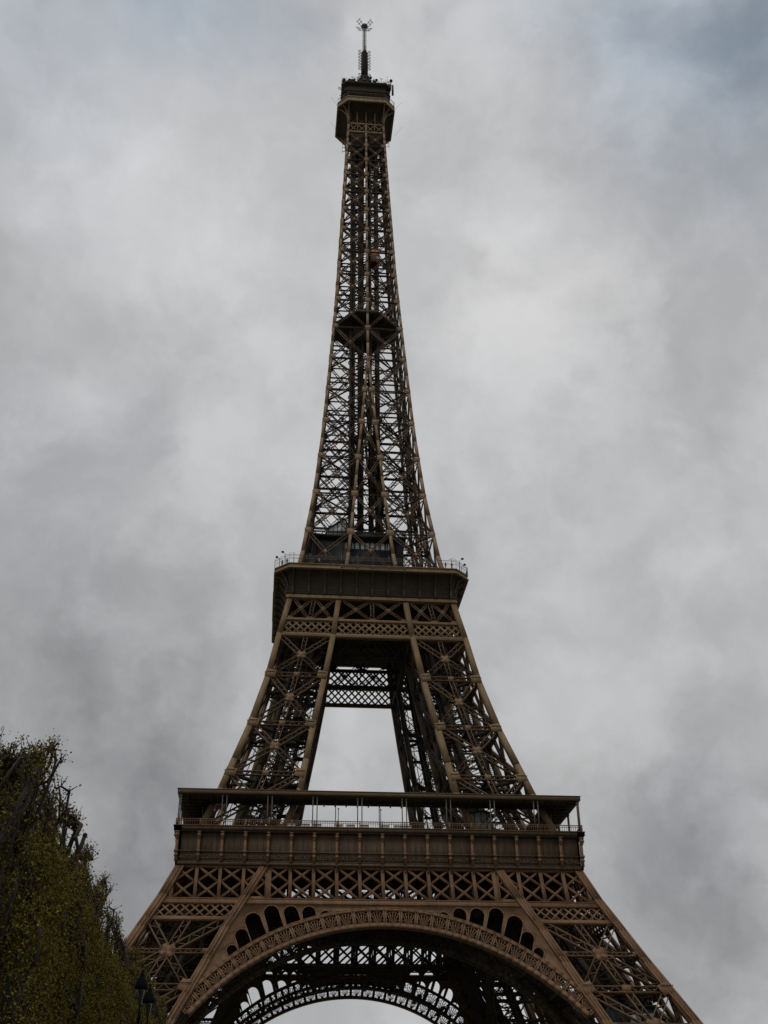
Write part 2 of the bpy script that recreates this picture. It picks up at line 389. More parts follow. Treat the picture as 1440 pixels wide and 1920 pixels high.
# ------------------------------------------------------------------ clipping helper for face lattices
def clip(p, q, fl):
    """clip segment p-q (x,z) to x in [lo(z), hi(z)] given as linear test functions >= 0"""
    t0, t1 = 0.0, 1.0
    for fn in fl:
        a, b = fn(*p), fn(*q)
        if a < 0 and b < 0: return None
        if a < 0: t0 = max(t0, a/(a-b))
        elif b < 0: t1 = min(t1, a/(a-b))
    if t1-t0 < 1e-3: return None
    L_ = lambda t: (p[0]+(q[0]-p[0])*t, p[1]+(q[1]-p[1])*t)
    return L_(t0), L_(t1)
def on(x, z, f, off=0.0):   # point on the slanted face, off = metres outward
    return Vector((x, -(f(z)+off), z))

def arch_side(pl):
    """everything between and across two legs on one face: arch ring, spandrel, lattice girder"""
    f = H[pl]; inn = -.55 if pl == 'o' else .75
    F = lambda x, z, o=0.0: on(x, z, f, inn+o)
    nn_ = nrm(f, 42)
    ring = MB(); orn = MB(); gir = MB(); belt = MB()
    S = 35.45*2/18; zt = 50.55
    # --- ring
    ZC = .5; RI = 39.3
    def ro(th): return 42.55-.55*(abs(th)/R_(45))**2
    def pt(r, th, o=0.0):
        z = ZC+r*math.cos(th); return F(r*math.sin(th), z, o)
    pitch = R_(3.62); nc = 14
    ths = [i*pitch/2 for i in range(-nc*2, nc*2+1)]
    for a, b in zip(ths[:-1], ths[1:]):
        ring.beam(pt(RI+.28, a, .15), pt(RI+.28, b, .15), .56, .5, nn_)
        ring.beam(pt(ro(a)-.2, a, .15), pt(ro(b)-.2, b, .15), .42, .5, nn_)
        ring.beam(pt(ro(a)+.10, a, .32), pt(ro(b)+.10, b, .32), .16, .3, nn_)
        ring.beam(pt(RI+.62, a, .28), pt(RI+.62, b, .28), .10, .3, nn_)
        # soffit flanges running back into the arch
        p0, p1 = pt(RI, a), pt(RI, b); q0, q1 = p0+Vector((0, 1.5, 0)), p1+Vector((0, 1.5, 0))
        ring.raw([p0, p1, q1, q0, p0+Vector((0, 0, .12)), p1+Vector((0, 0, .12)), q1+Vector((0, 0, .12)), q0+Vector((0, 0, .12))],
                 [(0, 1, 2, 3), (4, 7, 6, 5), (0, 4, 5, 1), (3, 2, 6, 7)])
    for i in range(-nc, nc+1):
        th = i*pitch
        for s_ in (-1, 1):
            tt = th+s_*.0043
            orn.beam(pt(RI+.5, tt, .1), pt(ro(th)-.35, tt, .1), .20, .4, nn_)
        orn.beam(pt(RI+.5, th, .0), pt(ro(th)-.35, th, .0), .2, .2, nn_)
        if i == nc: break
        tc_ = th+pitch/2; r0, r1 = RI+.6, ro(tc_)-.4
        for k in range(-2, 3):
            a0 = tc_+k*.0016; a1 = tc_+k*.0125
            rr = r1-(.10 if k else 0)-abs(k)*.12
            orn.beam(pt(r0, a0, .1), pt(rr, a1, .1), .115, .2, nn_)
        # scrolls at the foot and crescents above
        for s_ in (-1, 1):
            cx = tc_+s_*.0195
            prev = None
            for j in range(9):
                an = math.pi*2*j/8; q_ = pt(r0+.42+.27*math.sin(an), cx+.27*math.cos(an)/41, .08)
                if prev is not None: orn.beam(prev, q_, .07, .15, nn_)
                prev = q_
        prev = None
        for j in range(9):
            u = -1+2*j/8; q_ = pt(r1-.65+.52*math.cos(u*1.45), tc_+u*.0235, .08)
            if prev is not None: orn.beam(prev, q_, .08, .15, nn_)
            prev = q_
        for k in (-1.5, -.5, .5, 1.5):
            prev = None
            for j in range(5):
                an = math.pi*j/4; q_ = pt(r1-.85+.2*math.sin(an)-.1*abs(k), tc_+k*.0115+.22*math.cos(an)/41, .08)
                if prev is not None: orn.beam(prev, q_, .05, .12, nn_)
                prev = q_
    # --- spandrel plate with arched openings
    HOLES = [((-9.84, 42.62), (-9.79, 41.2), 2.05), ((-12.71, 43.35), (-12.35, 40.6), 2.35), ((-15.85, 43.35), (-14.8, 39.5), 2.5), ((-19.1, 43.4), (-17.5, 38.2), 2.6),
             ((-22.15, 42.0), (-20.2, 36.9), 2.75), ((-23.75, 39.2), (-22.4, 35.6), 2.25), ((-25.1, 36.5), (-24.0, 34.0), 1.8)]
    def hole(top, bot, wd):
        t = Vector((top[0], top[1])); b = Vector((bot[0], bot[1])); d = (t-b).normalized(); s_ = Vector((d.y, -d.x)); r = wd/2
        c = t-d*r; pts = []
        for j in range(9):
            a = math.pi*j/8; pts.append(c+s_*r*math.cos(a)+d*r*math.sin(a))
        # clip the foot of the opening to the outside of the ring
        def foot(p):
            q = Vector(p)
            for _ in range(60):
                th = math.atan2(q.x, q.y-ZC)
                if (q-Vector((0, ZC))).length <= ro(th)+.02: break
                q = q-d*.1
            return q
        return [foot(pts[0])] + pts + [foot(pts[-1])]
    zb_ = 44.25; poly = []
    x0 = hi(zb_); 
    thE = 0
    for j in range(400):
        th = R_(20+j*.1); r = ro(th)-.12; x, z = r*math.sin(th), ZC+r*math.cos(th)
        if x >= hi(z)+.3: thE = th; break
    zE = ZC+(ro(thE)-.12)*math.cos(thE)
    left = [(-hi(zb_)-.3, zb_)] + [(-hi(z)-.3, z) for z in np.linspace(zb_, zE, 6)[1:-1]]
    arc = [((ro(t)-.12)*math.sin(t), ZC+(ro(t)-.12)*math.cos(t)) for t in np.linspace(-thE, thE, 61)]
    poly = left + arc + [(-x, z) for x, z in left[::-1]]
    # solid plate is cut into strips between openings so that it follows the slope
    outer = [Vector((x, z, 0)) for x, z in poly]
    hs = []
    for (t, b, wd) in HOLES:
        h_ = hole(t, b, wd); hs.append([Vector((v.x, v.y, 0)) for v in h_]); hs.append([Vector((-v.x, v.y, 0)) for v in h_][::-1])
    spn = MB()
    tris = tessellate_polygon([outer]+hs); allv = [v for l_ in [outer]+hs for v in l_]; nV = len(allv)
    vs = [F(v.x, v.y, .12) for v in allv] + [F(v.x, v.y, -.25) for v in allv]
    fs = [tuple(t) for t in tris] + [tuple(i+nV for i in t[::-1]) for t in tris]
    o_ = 0
    for l_ in [outer]+hs:
        k = len(l_)
        for j in range(k): fs.append((o_+j, o_+(j+1) % k, nV+o_+(j+1) % k, nV+o_+j))
        o_ += k
    spn.raw(vs, fs)
    for h_ in hs:       # raised rims round the openings
        for a, b in zip(h_[:-1], h_[1:]): spn.beam(F(a.x, a.y, .18), F(b.x, b.y, .18), .16, .16, nn_)
    # corner plates between the leg and the first post of the girder
    for s_ in (-1, 1):
        xs = 5*S; 
        a, b, c_ = (s_*(xs-.3), 44.3), (s_*(xs-.3), 50.2), (s_*(hi(44.3)+.4), 44.3)
        for (p, q, ww) in ((a, b, .9), ((a[0]+s_*.5, 44.6), (c_[0]-s_*.4, 44.6), .8), ((a[0]+s_*.35, 48.6), (a[0]+s_*.35, 50.3), 1.3)):
            spn.beam(F(p[0], p[1], .12), F(q[0], q[1], .12), ww, .3, nn_)
    # --- tall lattice girder, one bay per console
    lim = [lambda x, z: x+ho(z)-1.0, lambda x, z: ho(z)-1.0-x] if pl == 'o' else [lambda x, z: x+hi(z)+15, lambda x, z: hi(z)+15-x]
    z0, z1 = 44.6, 50.3; zm = z0+(z1-z0)*.52
    def seg(mb, p, q, w_, t_, o=0.0, lm=lim):
        r = clip(p, q, lm)
        if r: mb.beam(F(*r[0], o), F(*r[1], o), w_, t_, nn_)
    for i in range(-9, 10):
        x = i*S; seg(gir, (x, z0-.2), (x, z1+.2), .50, .50)
        for dx in (-.21, .21): seg(gir, (x+dx, z0-.2), (x+dx, z1+.2), .12, .75)
    for i in range(-10, 10):
        a, b = i*S+.25, (i+1)*S-.25
        for (za, zb) in ((z0, zm), (zm, z1)):
            seg(gir, (a, za), (b, zb), .34, .34); seg(gir, (b, za), (a, zb), .34, .40)
            if pl == 'o':
                seg(gir, (a, za), (b, zb), .09, .5); seg(gir, (b, za), (a, zb), .09, .55)
    lm2 = [lambda x, z: x+ho(z)-.2, lambda x, z: ho(z)-.2-x] if pl == 'o' else lim
    def rail(z, h, t_, o=0.0):
        X = ho(z)-.3 if pl == 'o' else hi(z)+14
        gir.beam(F(-X, z, o), F(X, z, o), h, t_, nn_)
    rail(44.0, .82, .62, .02); rail(44.38, .14, .9); rail(43.62, .14, .9); rail(50.45, .55, .7, .02)
    # --- fine lattice belt across each leg
    belts = []
    for s_ in (-1, 1):
        belt = MB(); belts.append(belt)
        if pl == 'o': lm = [lambda x, z, s_=s_: ho(z)-1.1-s_*x, lambda x, z, s_=s_: s_*x-hi(z)-1.1]
        else: lm = [lambda x, z, s_=s_: ho(z)-1.3-s_*x, lambda x, z, s_=s_: s_*x-hi(z)-1.1]
        zz0, zz1 = 41.3, 43.6; k0 = 0
        while k0 < 30:
            x = s_*(15+k0*1.62); k0 += 1
            seg(belt, (x, zz0), (x+2.45, zz1), .26, .26, 0, lm); seg(belt, (x, zz0), (x-2.45, zz1), .26, .30, 0, lm)
        for z, h in ((40.95, .7),):
            belt.beam(F(s_*(hi(z)+.8), z), F(s_*(ho(z)-.8), z), h, .62, nn_)
            belt.beam(F(s_*(hi(z)+.8), z-.3), F(s_*(ho(z)-.8), z-.3), .12, .9, nn_)
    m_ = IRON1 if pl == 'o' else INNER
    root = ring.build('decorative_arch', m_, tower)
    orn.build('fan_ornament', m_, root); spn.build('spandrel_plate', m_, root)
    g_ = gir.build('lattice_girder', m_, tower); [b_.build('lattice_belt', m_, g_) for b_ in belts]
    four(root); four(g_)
    return S
S1 = arch_side('o'); arch_side('i')

# band on the inner edge of the lower leg: raised double strips
for s_ in (-1, 1):
    bd = MB()
    for f_, off in ((hi, 1), (ho, -1)):
        zs = [4, 14, 24.8, 34, 39.5, 45, 50.3]
        for a, b in zip(zs[:-1], zs[1:]):
            for dx, ww in ((.12, .2), (.66, .12), (1.22, .2)):
                bd.beam(on(s_*(f_(a)+off*dx), a, ho, .06), on(s_*(f_(b)+off*dx), b, ho, .06), ww, .3, nrm(ho, 40))
    four(bd.build('edge_strips', IRON1, tower))

# cross frames between the outer and inner first-floor girders, and under the arches
xf = MB()
for i in range(-8, 9):
    x = i*S1
    a, b = ho(47)-1, hi(47)+1
    if abs(x) > b+1 : continue
    xf.lace((x, -a, 50.2), (x, -b, 50.2), .6, (1, 0, 0), fl=.2, T=.25, z=.1); xf.lace((x, -a-1, 44.4), (x, -b-1, 44.4), .6, (1, 0, 0), fl=.2, T=.25, z=.1)
    k = 3
    for j in range(k):
        ya, yb = a+(b-a)*j/k, a+(b-a)*(j+1)/k
        xf.beam((x, -ya, 44.5), (x, -yb, 50.1), .3, .25, (1, 0, 0)); xf.beam((x, -ya, 50.1), (x, -yb, 44.5), .3, .28, (1, 0, 0))
for j in range(1, 4):
    y = ho(47)+(hi(47)-ho(47))*j/4; xf.beam((-25, -y, 50.3), (25, -y, 50.3), .35, .5); xf.beam((-24, -y, 44.4), (24, -y, 44.4), .25, .4)
for th in range(-44, 45, 8):
    t = R_(th); r = 40.9; x, z = r*math.sin(t), .5+r*math.cos(t)
    if abs(x) > hi(z)-1: continue
    xf.lace((x, -ho(z)+1, z), (x, -hi(z)-1, z), .7, (0, 0, 1), fl=.14, T=.5, z=.08)
four(xf.build('cross_frames', INNER, tower))

# ------------------------------------------------------------------ first platform
def ring_slab(mb, a, b, z0, z1):
    """square ring slab, outer half width a, inner half width b"""
    o_ = [(-a, -a), (a, -a), (a, a), (-a, a)]; i_ = [(-b, -b), (b, -b), (b, b), (-b, b)]
    vs = [(x, y, z0) for x, y in o_+i_] + [(x, y, z1) for x, y in o_+i_]; fs = []
    for k in range(4):
        n_ = (k+1) % 4
        fs += [(k, n_, 4+n_, 4+k), (8+k, 12+k, 12+n_, 8+n_), (k, 8+k, 8+n_, n_), (4+k, 4+n_, 12+n_, 12+k)]
    mb.raw(vs, fs)
m = MB(); ring_slab(m, 34.4, 17.0, 56.0, 56.7); ring_slab(m, 34.3, 18.6, 50.75, 50.95)
for i in range(-17, 18):
    for sg in (-1, 1):
        m.box(i*2-.12, i*2+.12, sg*25.5-8.5, sg*25.5+8.5, 55.0, 55.99); 
        if abs(i) < 8: m.box(sg*25.5-8.5, sg*25.5+8.5, i*2-.12, i*2+.12, 55.0, 55.99)
plat1 = m.build('first_platform', INNER, tower)
m = MB()
fr = MB(); co = MB()
fr.box(-34.95, 34.95, -34.95, -34.55, 50.6, 56.2)
fr.box(-35.3, 35.3, -35.3, -34.96, 50.55, 51.05)
fr.box(-35.1, 35.1, -35.12, -34.96, 51.15, 51.3)
fr.box(-35.15, 35.15, -35.15, -34.96, 52.75, 52.95)
fr.box(-35.9, 35.9, -35.9, -34.5, 56.35, 56.95)
fr.box(-35.6, 35.6, -35.6, -34.6, 56.12, 56.34)
fr.box(-36.0, 36.0, -36.0, -35.5, 56.96, 57.06)
for i in range(-36, 37): fr.box(i*.98-.02, i*.98+.02, -35.0, -34.94, 53.1, 56.1)
frieze = fr.build('frieze', PANEL, tower)
frieze_sides = four(frieze)
con_me = None
for i in range(-9, 10):
    co = MB()
    x = i*S1 - (.0 if abs(i) < 9 else .25*(1 if i > 0 else -1))
    co.box(x-.22, x+.22, -35.45, -34.97, 51.06, 55.2)
    co.box(x-.3, x+.3, -35.62, -34.98, 52.6, 53.0); co.box(x-.26, x+.26, -35.55, -34.98, 51.9, 52.3)
    co.lathe((x, -35.5, 55.5), [(.05, -.38), (.28, -.26), (.37, 0), (.28, .26), (.05, .38)], 8)
    co.box(x-.3, x+.3, -35.75, -34.98, 55.85, 56.13); co.box(x-.2, x+.2, -35.6, -34.98, 54.9, 55.2)
    for sd__ in frieze_sides:
        if con_me is None or sd__ is frieze: c_ = co.build('console', IRON1, sd__); con_me = c_.data
        else: c_ = bpy.data.objects.new('console', con_me); col.objects.link(c_); c_.parent = sd__
NAMES = "CAUCHY BELGRAND REGNAULT FRESNEL PRONY VICAT EBELMEN COULOMB POINSOT FOUCAULT DELAUNAY MORIN HAUY COMBES THENARD ARAGO POISSON MONGE".split()
for i, nme in enumerate(NAMES):
    cu = bpy.data.curves.new('lettering', 'FONT'); cu.body = nme; cu.size = .95; cu.align_x = 'CENTER'; cu.extrude = .04
    cu.materials.append(LETTER); o = bpy.data.objects.new('lettering', cu); col.objects.link(o)
    me_ = bpy.data.meshes.new_from_object(o); bpy.data.objects.remove(o); o = bpy.data.objects.new('lettering', me_); col.objects.link(o)
    o.parent = frieze; o.location = ((i-8.5)*S1, -35.03, 51.65); o.rotation_euler = (math.pi/2, 0, 0)
bl = MB()
for k in range(-176, 177):
    x = k*.2*1.0
    if k % 2 == 0: bl.box(x-.035, x+.035, -35.62, -35.55, 57.05, 58.12)
for x in [i*S1/1 for i in range(-9, 10)]: bl.box(x-.09, x+.09, -35.68, -35.5, 57.05, 58.3)
bl.box(-35.65, 35.65, -35.66, -35.50, 58.12, 58.24); bl.box(-35.6, 35.6, -35.64, -35.53, 57.82, 57.88)
bl.box(-35.65, 35.65, -35.66, -35.50, 57.07, 57.2)
four(bl.build('balustrade', IRON1, tower))
ib = MB()
for k in range(-40, 41): ib.box(k*.42-.03, k*.42+.03, -17.03, -16.97, 56.7, 57.9)
ib.box(-17, 17, -17.05, -16.95, 57.9, 58.0)
four(ib.build('court_railing', BARS, tower))
# canopy over the gallery
m = MB(); ring_slab(m, 35.75, 35.3, 62.7, 63.38); ring_slab(m, 35.85, 35.2, 63.39, 63.5)
can = m.build('gallery_roof', mat('gallery_roof_paint', (.15, .10, .06), .7, .12, .4), tower)
m = MB(); ring_slab(m, 35.28, 29.9, 62.6, 63.2)
for i in range(-17, 18):
    for sg in (-1, 1): m.box(i*2-.1, i*2+.1, sg*32.6-2.6, sg*32.6+2.6, 62.3, 62.59); m.box(sg*32.6-2.6, sg*32.6+2.6, i*2-.1, i*2+.1, 62.3, 62.58)
m.build('roof_soffit', INNER, can)
pxs = [max(-35.3, min(35.3, k*S1+d)) for k in range(-9, 10, 2) for d in (-.38, .38)]
for x in pxs:
    m = MB(); m.box(x-.085, x+.085, -35.45, -35.28, 56.9, 62.65); m.box(x-.12, x+.12, -35.5, -35.23, 62.1, 62.4)
    four(m.build('gallery_post', BARS, can))
m = MB(); m.box(-.07, .07, -.07, .07, 56.7, 62.5); rp = None
for k in range(-8, 9, 4):
    for d in (0, 2):
        if k+d > 8: continue
        c_ = m.build('rear_post', BARS, can); c_.location = ((k+d)*S1, -30.1, 0)
for x in (-7.6, -.1, 7.5):
    m = MB(); m.tube([(x, -33.8, 56.7), (x, -33.8, 60.7)], [.08, .06], 6); m.lathe((x, -33.8, 60.7), [(.02, 0), (.12, .05), (.12, .3), (.02, .4)], 6); m.build('gallery_lamp', DARK, plat1)
# small glazed kiosk in the right corner, low counters along the front
m = MB(); k8 = [(2.3*math.cos(R_(a)), 2.3*math.sin(R_(a))) for a in range(0, 360, 30)]
m.lathe((18.6, -27.6, 56.7), [(2.3, 0), (2.3, .9)], 12); m.lathe((18.6, -27.6, 61.9), [(2.5, 0), (2.4, .4), (.4, .9)], 12)
for x, y in k8: m.box(18.6+x-.06, 18.6+x+.06, -27.6+y-.06, -27.6+y+.06, 57.5, 62)
kio = m.build('kiosk', DARK, tower); m = MB(); m.lathe((18.6, -27.6, 57.6), [(2.2, 0), (2.2, 4.3)], 12); m.build('glazing', GLASS, kio)
for i in range(12):
    x = -15.5+i*2.05+rng.uniform(-.3, .3)
    if i % 4 != 3:
        m = MB(); m.box(-.7, .7, -.35, .35, 0, 1.45); m.box(-.76, .76, -.4, .4, 1.6, 1.66); m.box(-.7, -.64, -.35, -.29, 1.45, 1.6); m.box(.64, .7, -.35, -.29, 1.45, 1.6)
        o = m.build('display_board', MAST, None); o.location = (x, -32.8, 56.7); tag(o, 'pale low display board behind the first platform balustrade', 'display board', 'display boards along the first platform')

# ------------------------------------------------------------------ second floor girders
def second_side(pl):
    f = H[pl]; inn = -.5 if pl == 'o' else .5
    F = lambda x, z, o=0.0: on(x, z, f, inn+o); nn_ = nrm(f, 105); b = MB(); xp = MB()
    ex = (lambda z: ho(z)-.25) if pl == 'o' else (lambda z: ho(z)-1.2)
    for z, h in ((100.95, .8), (104.75, .55), (110.35, .5)):
        b.beam(F(-ex(z), z), F(ex(z), z), h, .75, nn_)
        b.beam(F(-ex(z), z-h/2), F(ex(z), z-h/2), .12, 1.0, nn_)
    for (lo, hi_) in ((-1, -1), (0, 0), (1, 1)):
        if lo == 0: lm = [lambda x, z: x+hi(z)-.1, lambda x, z: hi(z)-.1-x]
        else: lm = [lambda x, z, s=lo: ho(z)-1.0-s*x, lambda x, z, s=lo: s*x-hi(z)-1.0]
        for k in range(-15, 16):
            x = (k+.5)*1.58
            for dx, t_ in ((1, .3), (-1, .36)):
                r = clip((x, 101.3), (x+dx*3.16, 104.6), lm)
                if r: b.beam(F(*r[0]), F(*r[1]), .34, t_, nn_)
    z0, z1 = 105.0, 110.1
    spans = [(-1, lambda z: -(ho(z)-1.1), lambda z: -(hi(z)+1.1)), (0, lambda z: -hi(z), lambda z: hi(z)), (1, lambda z: hi(z)+1.1, lambda z: ho(z)-1.1)]
    for _, A, B in spans:
        M_ = lambda z: (A(z)+B(z))/2
        xp.lace(F(M_(z0), z0), F(M_(z1), z1), .85, nn_, fl=.16, T=.4, z=.09)
        for (P, Q) in ((A, M_), (M_, B)):
            d = .3
            xp.lace(F(P(z0)+d, z0), F(Q(z1)-d, z1), .62, nn_, fl=.13, T=.34, z=.08)
            xp.lace(F(Q(z0)-d, z0), F(P(z1)+d, z1), .62, nn_, fl=.13, T=.38, z=.08)
            c = F((P(107.6)+Q(107.6))/2, 107.6, .15); gusset(xp, c, nn_, .95, .95, .12)
        for (x, z) in ((M_(z0), z0+.1), (M_(z1), z1-.1), (A(z0)+.5, z0+.2), (B(z0)-.5, z0+.2), (A(z1)+.5, z1-.2), (B(z1)-.5, z1-.2)):
            gusset(xp, F(x, z, .15), nn_, 1.5, .7, .12)
    m_ = IRON2 if pl == 'o' else INNER
    g_ = b.build('lattice_belt_girder', m_, tower); xp.build('cross_panels', LATT2 if pl == 'o' else INNER, g_); four(g_)
second_side('o'); second_side('i')

# ------------------------------------------------------------------ second platform
def octo(h, c): return [(-h+c, -h), (h-c, -h), (h, -h+c), (h, h-c), (h-c, h), (-h+c, h), (-h, h-c), (-h, -h+c)]
def octo_loft(mb, prof, cap=True):
    vs = []; fs = []
    for (h, c, z) in prof: vs += [(x, y, z) for x, y in octo(h, c)]
    for i in range(len(prof)-1):
        for j in range(8): fs.append((i*8+j, i*8+(j+1) % 8, (i+1)*8+(j+1) % 8, (i+1)*8+j))
    if cap: fs.append(tuple(range(8))[::-1]); fs.append(tuple((len(prof)-1)*8+j for j in range(8)))
    mb.raw(vs, fs)
HG, CG = 20.75, 3.0
CON2 = mat('console_iron_shaded', (.095, .07, .042), .7, .15, .5)  # bracket iron darkened, shade below the overhang is in the colour
m = MB()
prof = [(17.85, .35, 110.2)]
for k in range(9):
    t = k/8; a = t*math.pi/2
    prof.append((17.9+(HG-.25-17.9)*(1-math.cos(a)), .4+(CG-.4)*(1-math.cos(a)), 112.2+3.45*math.sin(a)))
octo_loft(m, prof)
sec = m.build('second_platform', mat('gallery_soffit_iron_shaded', (.055, .041, .029), .75, .18, .5), tower)  # underside shade put into the soffit colour
m = MB(); octo_loft(m, [(HG-.1, CG, 115.66), (HG+.12, CG, 115.7), (HG+.12, CG, 115.95), (HG-.1, CG, 115.97), (HG-.1, CG, 116.72), (HG+.05, CG, 116.75), (HG+.05, CG, 116.9)])
octo_loft(m, [(18.15, .35, 110.1), (18.15, .35, 110.75), (17.9, .35, 110.8)], False)
m.build('edge_beam', IRON2, sec)
m = MB(); sp2 = 3.36
cons2 = []
for i in range(-5, 6):
    m = MB(); x = i*sp2; m.box(x-.17, x+.17, -18.35, -17.9, 110.8, 112.6)
    pr = None
    for k in range(9):
        a = k/8*math.pi/2; p = Vector((x, -(18.1+(HG-18.2)*(1-math.cos(a))), 112.3+3.25*math.sin(a)))
        if pr is not None: m.beam(pr, p, .26, .32, (0, -1, 0))
        pr = p
    m.lathe((x, -19.9, 115.3), [(.03, -.22), (.2, 0), (.03, .22)], 6); four(m.build('console', IRON2 if False else CON2, sec))
m = MB()
for s_ in (-1, 1):
    pr = None
    for k in range(9):
        a = k/8*math.pi/2; p = Vector((s_*(17.7+(HG-1.4-17.7)*(1-math.cos(a))), -(17.7+(HG-1.4-17.7)*(1-math.cos(a))), 112.0+3.4*math.sin(a)))
        if pr is not None: m.beam(pr, p, .3, .4, (s_, -1, 0))
        pr = p
m.box(-17.9, 17.9, -18.0, -17.86, 112.3, 112.42); m.box(-17.9, 17.9, -18.05, -17.86, 111.2, 111.3)
four(m.build('corner_brackets', CON2, sec))
m = MB()       # edge lattice in the middle of each side
for k in range(-12, 12):
    x = k*.56; m.beam((x, -HG-.16, 116.0), (x+.56, -HG-.16, 116.7), .07, .05); m.beam((x+.56, -HG-.16, 116.0), (x, -HG-.16, 116.7), .07, .07)
for k in range(-2, 3): m.box(k*sp2-.12, k*sp2+.12, -HG-.2, -HG-.05, 115.95, 116.9)
for k in range(-80, 81):
    x = k*.22; m.box(x-.014, x+.014, -HG-.02, -HG+.02, 116.9, 118.7)
for k in range(-5, 6): m.box(k*sp2-.05, k*sp2+.05, -HG-.06, -HG+.04, 116.9, 119.2); m.beam((k*sp2, -HG, 119.15), (k*sp2, -HG+.7, 119.6), .07, .07)
for z in (117.9, 118.7): m.box(-HG+CG, HG-CG, -HG-.03, -HG+.03, z, z+.07)
for s_ in (1,):
    a = Vector((HG-CG, -HG, 0)); b = Vector((HG, -HG+CG, 0))
    for i in range(19):
        p = a.lerp(b, i/18); hh = 119.1 if i % 6 == 0 else 118.7; ww = .055 if i % 6 == 0 else .022
        m.beam((p.x, p.y, 116.9), (p.x, p.y, hh), ww, ww)
        if i % 6 == 0:
            q = Vector((p.x*.965, p.y*.965, 119.75)); m.beam((p.x, p.y, 119.1), q, .04, .04); m.beam(q, (q.x*.96, q.y*.96, 119.8), .04, .04)
    for z in (117.9, 118.7): m.beam((a.x, a.y, z), (b.x, b.y, z), .04, .04)
four(m.build('safety_railing', BARS, sec))
for s_, x, y in ((-1, -18.6, -19.6), (1, 18.7, -19.6), (1, 19.6, -17.0), (-1, -19.8, -17.2)):
    m = MB(); m.tube([(x, y, 116.9), (x, y, 119.3), (x+s_*.5, y-.5, 119.7)], [.05, .05, .05], 5)
    m.lathe((x+s_*.6, y-.6, 119.6), [(.05, -.2), (.28, -.12), (.3, .1), (.12, .25)], 8)
    m.build('floodlight', DARK, sec)
# pavilion on the second platform
m = MB()
m.box(-12.7, 7.6, -12.0, 9, 116.9, 128.2); m.box(-13.3, 8.2, -12.7, 9.6, 128.25, 128.7)
m.raw([(-3.4, -12.3, 128.7), (7.0, -12.3, 128.7), (7.0, 6, 128.7), (-3.4, 6, 128.7), (-2.6, -8, 132.4), (1.5, -8, 132.4), (1.5, 2, 132.4), (-2.6, 2, 132.4)],
      [(0, 3, 2, 1), (4, 5, 6, 7), (0, 1, 5, 4), (1, 2, 6, 5), (2, 3, 7, 6), (3, 0, 4, 7)])
m.box(8.4, 12.6, -11, -4, 116.9, 121.5)
for i in range(-6, 4): m.box(i*2-.08, i*2+.08, -12.12, -11.99, 117, 128.2)
m.box(-12.7, 7.6, -12.15, -11.99, 122.6, 122.9)
pav = m.build('pavilion', DARK, sec)
for i in range(9):
    x = -5.0+i*1.13; m = MB(); w_ = .42
    pts = [(x-w_, 125.5), (x+w_, 125.5)] + [(x+w_*math.cos(a), 126.75+w_*math.sin(a)) for a in [k*math.pi/6 for k in range(7)]]
    vs = [(a, -12.06, b) for a, b in pts] + [(a, -11.98, b) for a, b in pts]; n_ = len(pts)
    m.raw(vs, [tuple(range(n_)), tuple(range(n_, 2*n_))[::-1]] + [(k, (k+1) % n_, n_+(k+1) % n_, n_+k) for k in range(n_)])
    m.build('arched_window', GLASS, pav)
m = MB()       # glazed gable on the roof
m.raw([(-9.2, -12.2, 128.75), (-4.4, -12.2, 128.75), (-4.4, -4, 128.75), (-9.2, -4, 128.75), (-9.2, -12.2, 130.4), (-4.4, -12.2, 130.6), (-4.4, -4, 130.6), (-9.2, -4, 130.4), (-5.6, -12.2, 133.0), (-5.6, -4, 133.0)],
      [(0, 3, 2, 1), (0, 1, 5, 8, 4), (3, 7, 9, 6, 2), (0, 4, 7, 3), (1, 2, 6, 5), (4, 8, 9, 7), (8, 5, 6, 9)])
gg = m.build('glass_gable', GLASS, pav); m = MB()
for x in (-9.2, -8.2, -7.2, -6.2, -5.2, -4.4): m.box(x-.07, x+.07, -12.32, -12.21, 128.75, 130.5+max(0, 2.4-abs(x+5.6)*.72)*.9)
m.beam((-9.4, -12.3, 130.3), (-5.6, -12.3, 133.1), .22, .3); m.beam((-5.6, -12.3, 133.1), (-4.2, -12.3, 130.4), .22, .3)
m.build('glazing_bars', DARK, gg)

# ------------------------------------------------------------------ upper shaft
UZ = [117.0, 128.5, 139.4, 150.1, 160.9, 170.9, 181.1, 191.5, 201.1, 210.5, 219.0, 227.2, 234.9, 242.2, 249.2, 255.4, 261.4, 266.9]
def cwz(z): return float(np.interp(z, [116, 128, 181, 270], [.86, .72, .62, .58]))
shaft = MB(); inner_col = {-1: MB(), 1: MB(), 0: MB()}; br = MB(); gu = MB()
zsub = []
for a, b in zip(UZ[:-1], UZ[1:]): zsub += [a, (a+b)/2]
zsub += [266.9, 270.6]
for a, b in zip(zsub[:-1], zsub[1:]):
    wa = cwz((a+b)/2)
    p = Vector((-(ho(a)-wa/2), -(ho(a)-wa/2), a)); q = Vector((-(ho(b)-wa/2), -(ho(b)-wa/2), b)); e_ = (q-p)*.01
    shaft.beam(p-e_, q+e_, wa, wa)
    for s_ in ((-1, 1) if a < 180.9 else (0,)):
        ww = wa*(.86 if s_ else 1.0)
        p = Vector((s_*(hi(a)+.05), -(ho(a)-wa/2), a)); q = Vector((s_*(hi(b)+.05), -(ho(b)-wa/2), b)); e_ = (q-p)*.01
        inner_col[s_].beam(p-e_, q+e_, ww, wa)
ib_ = MB()
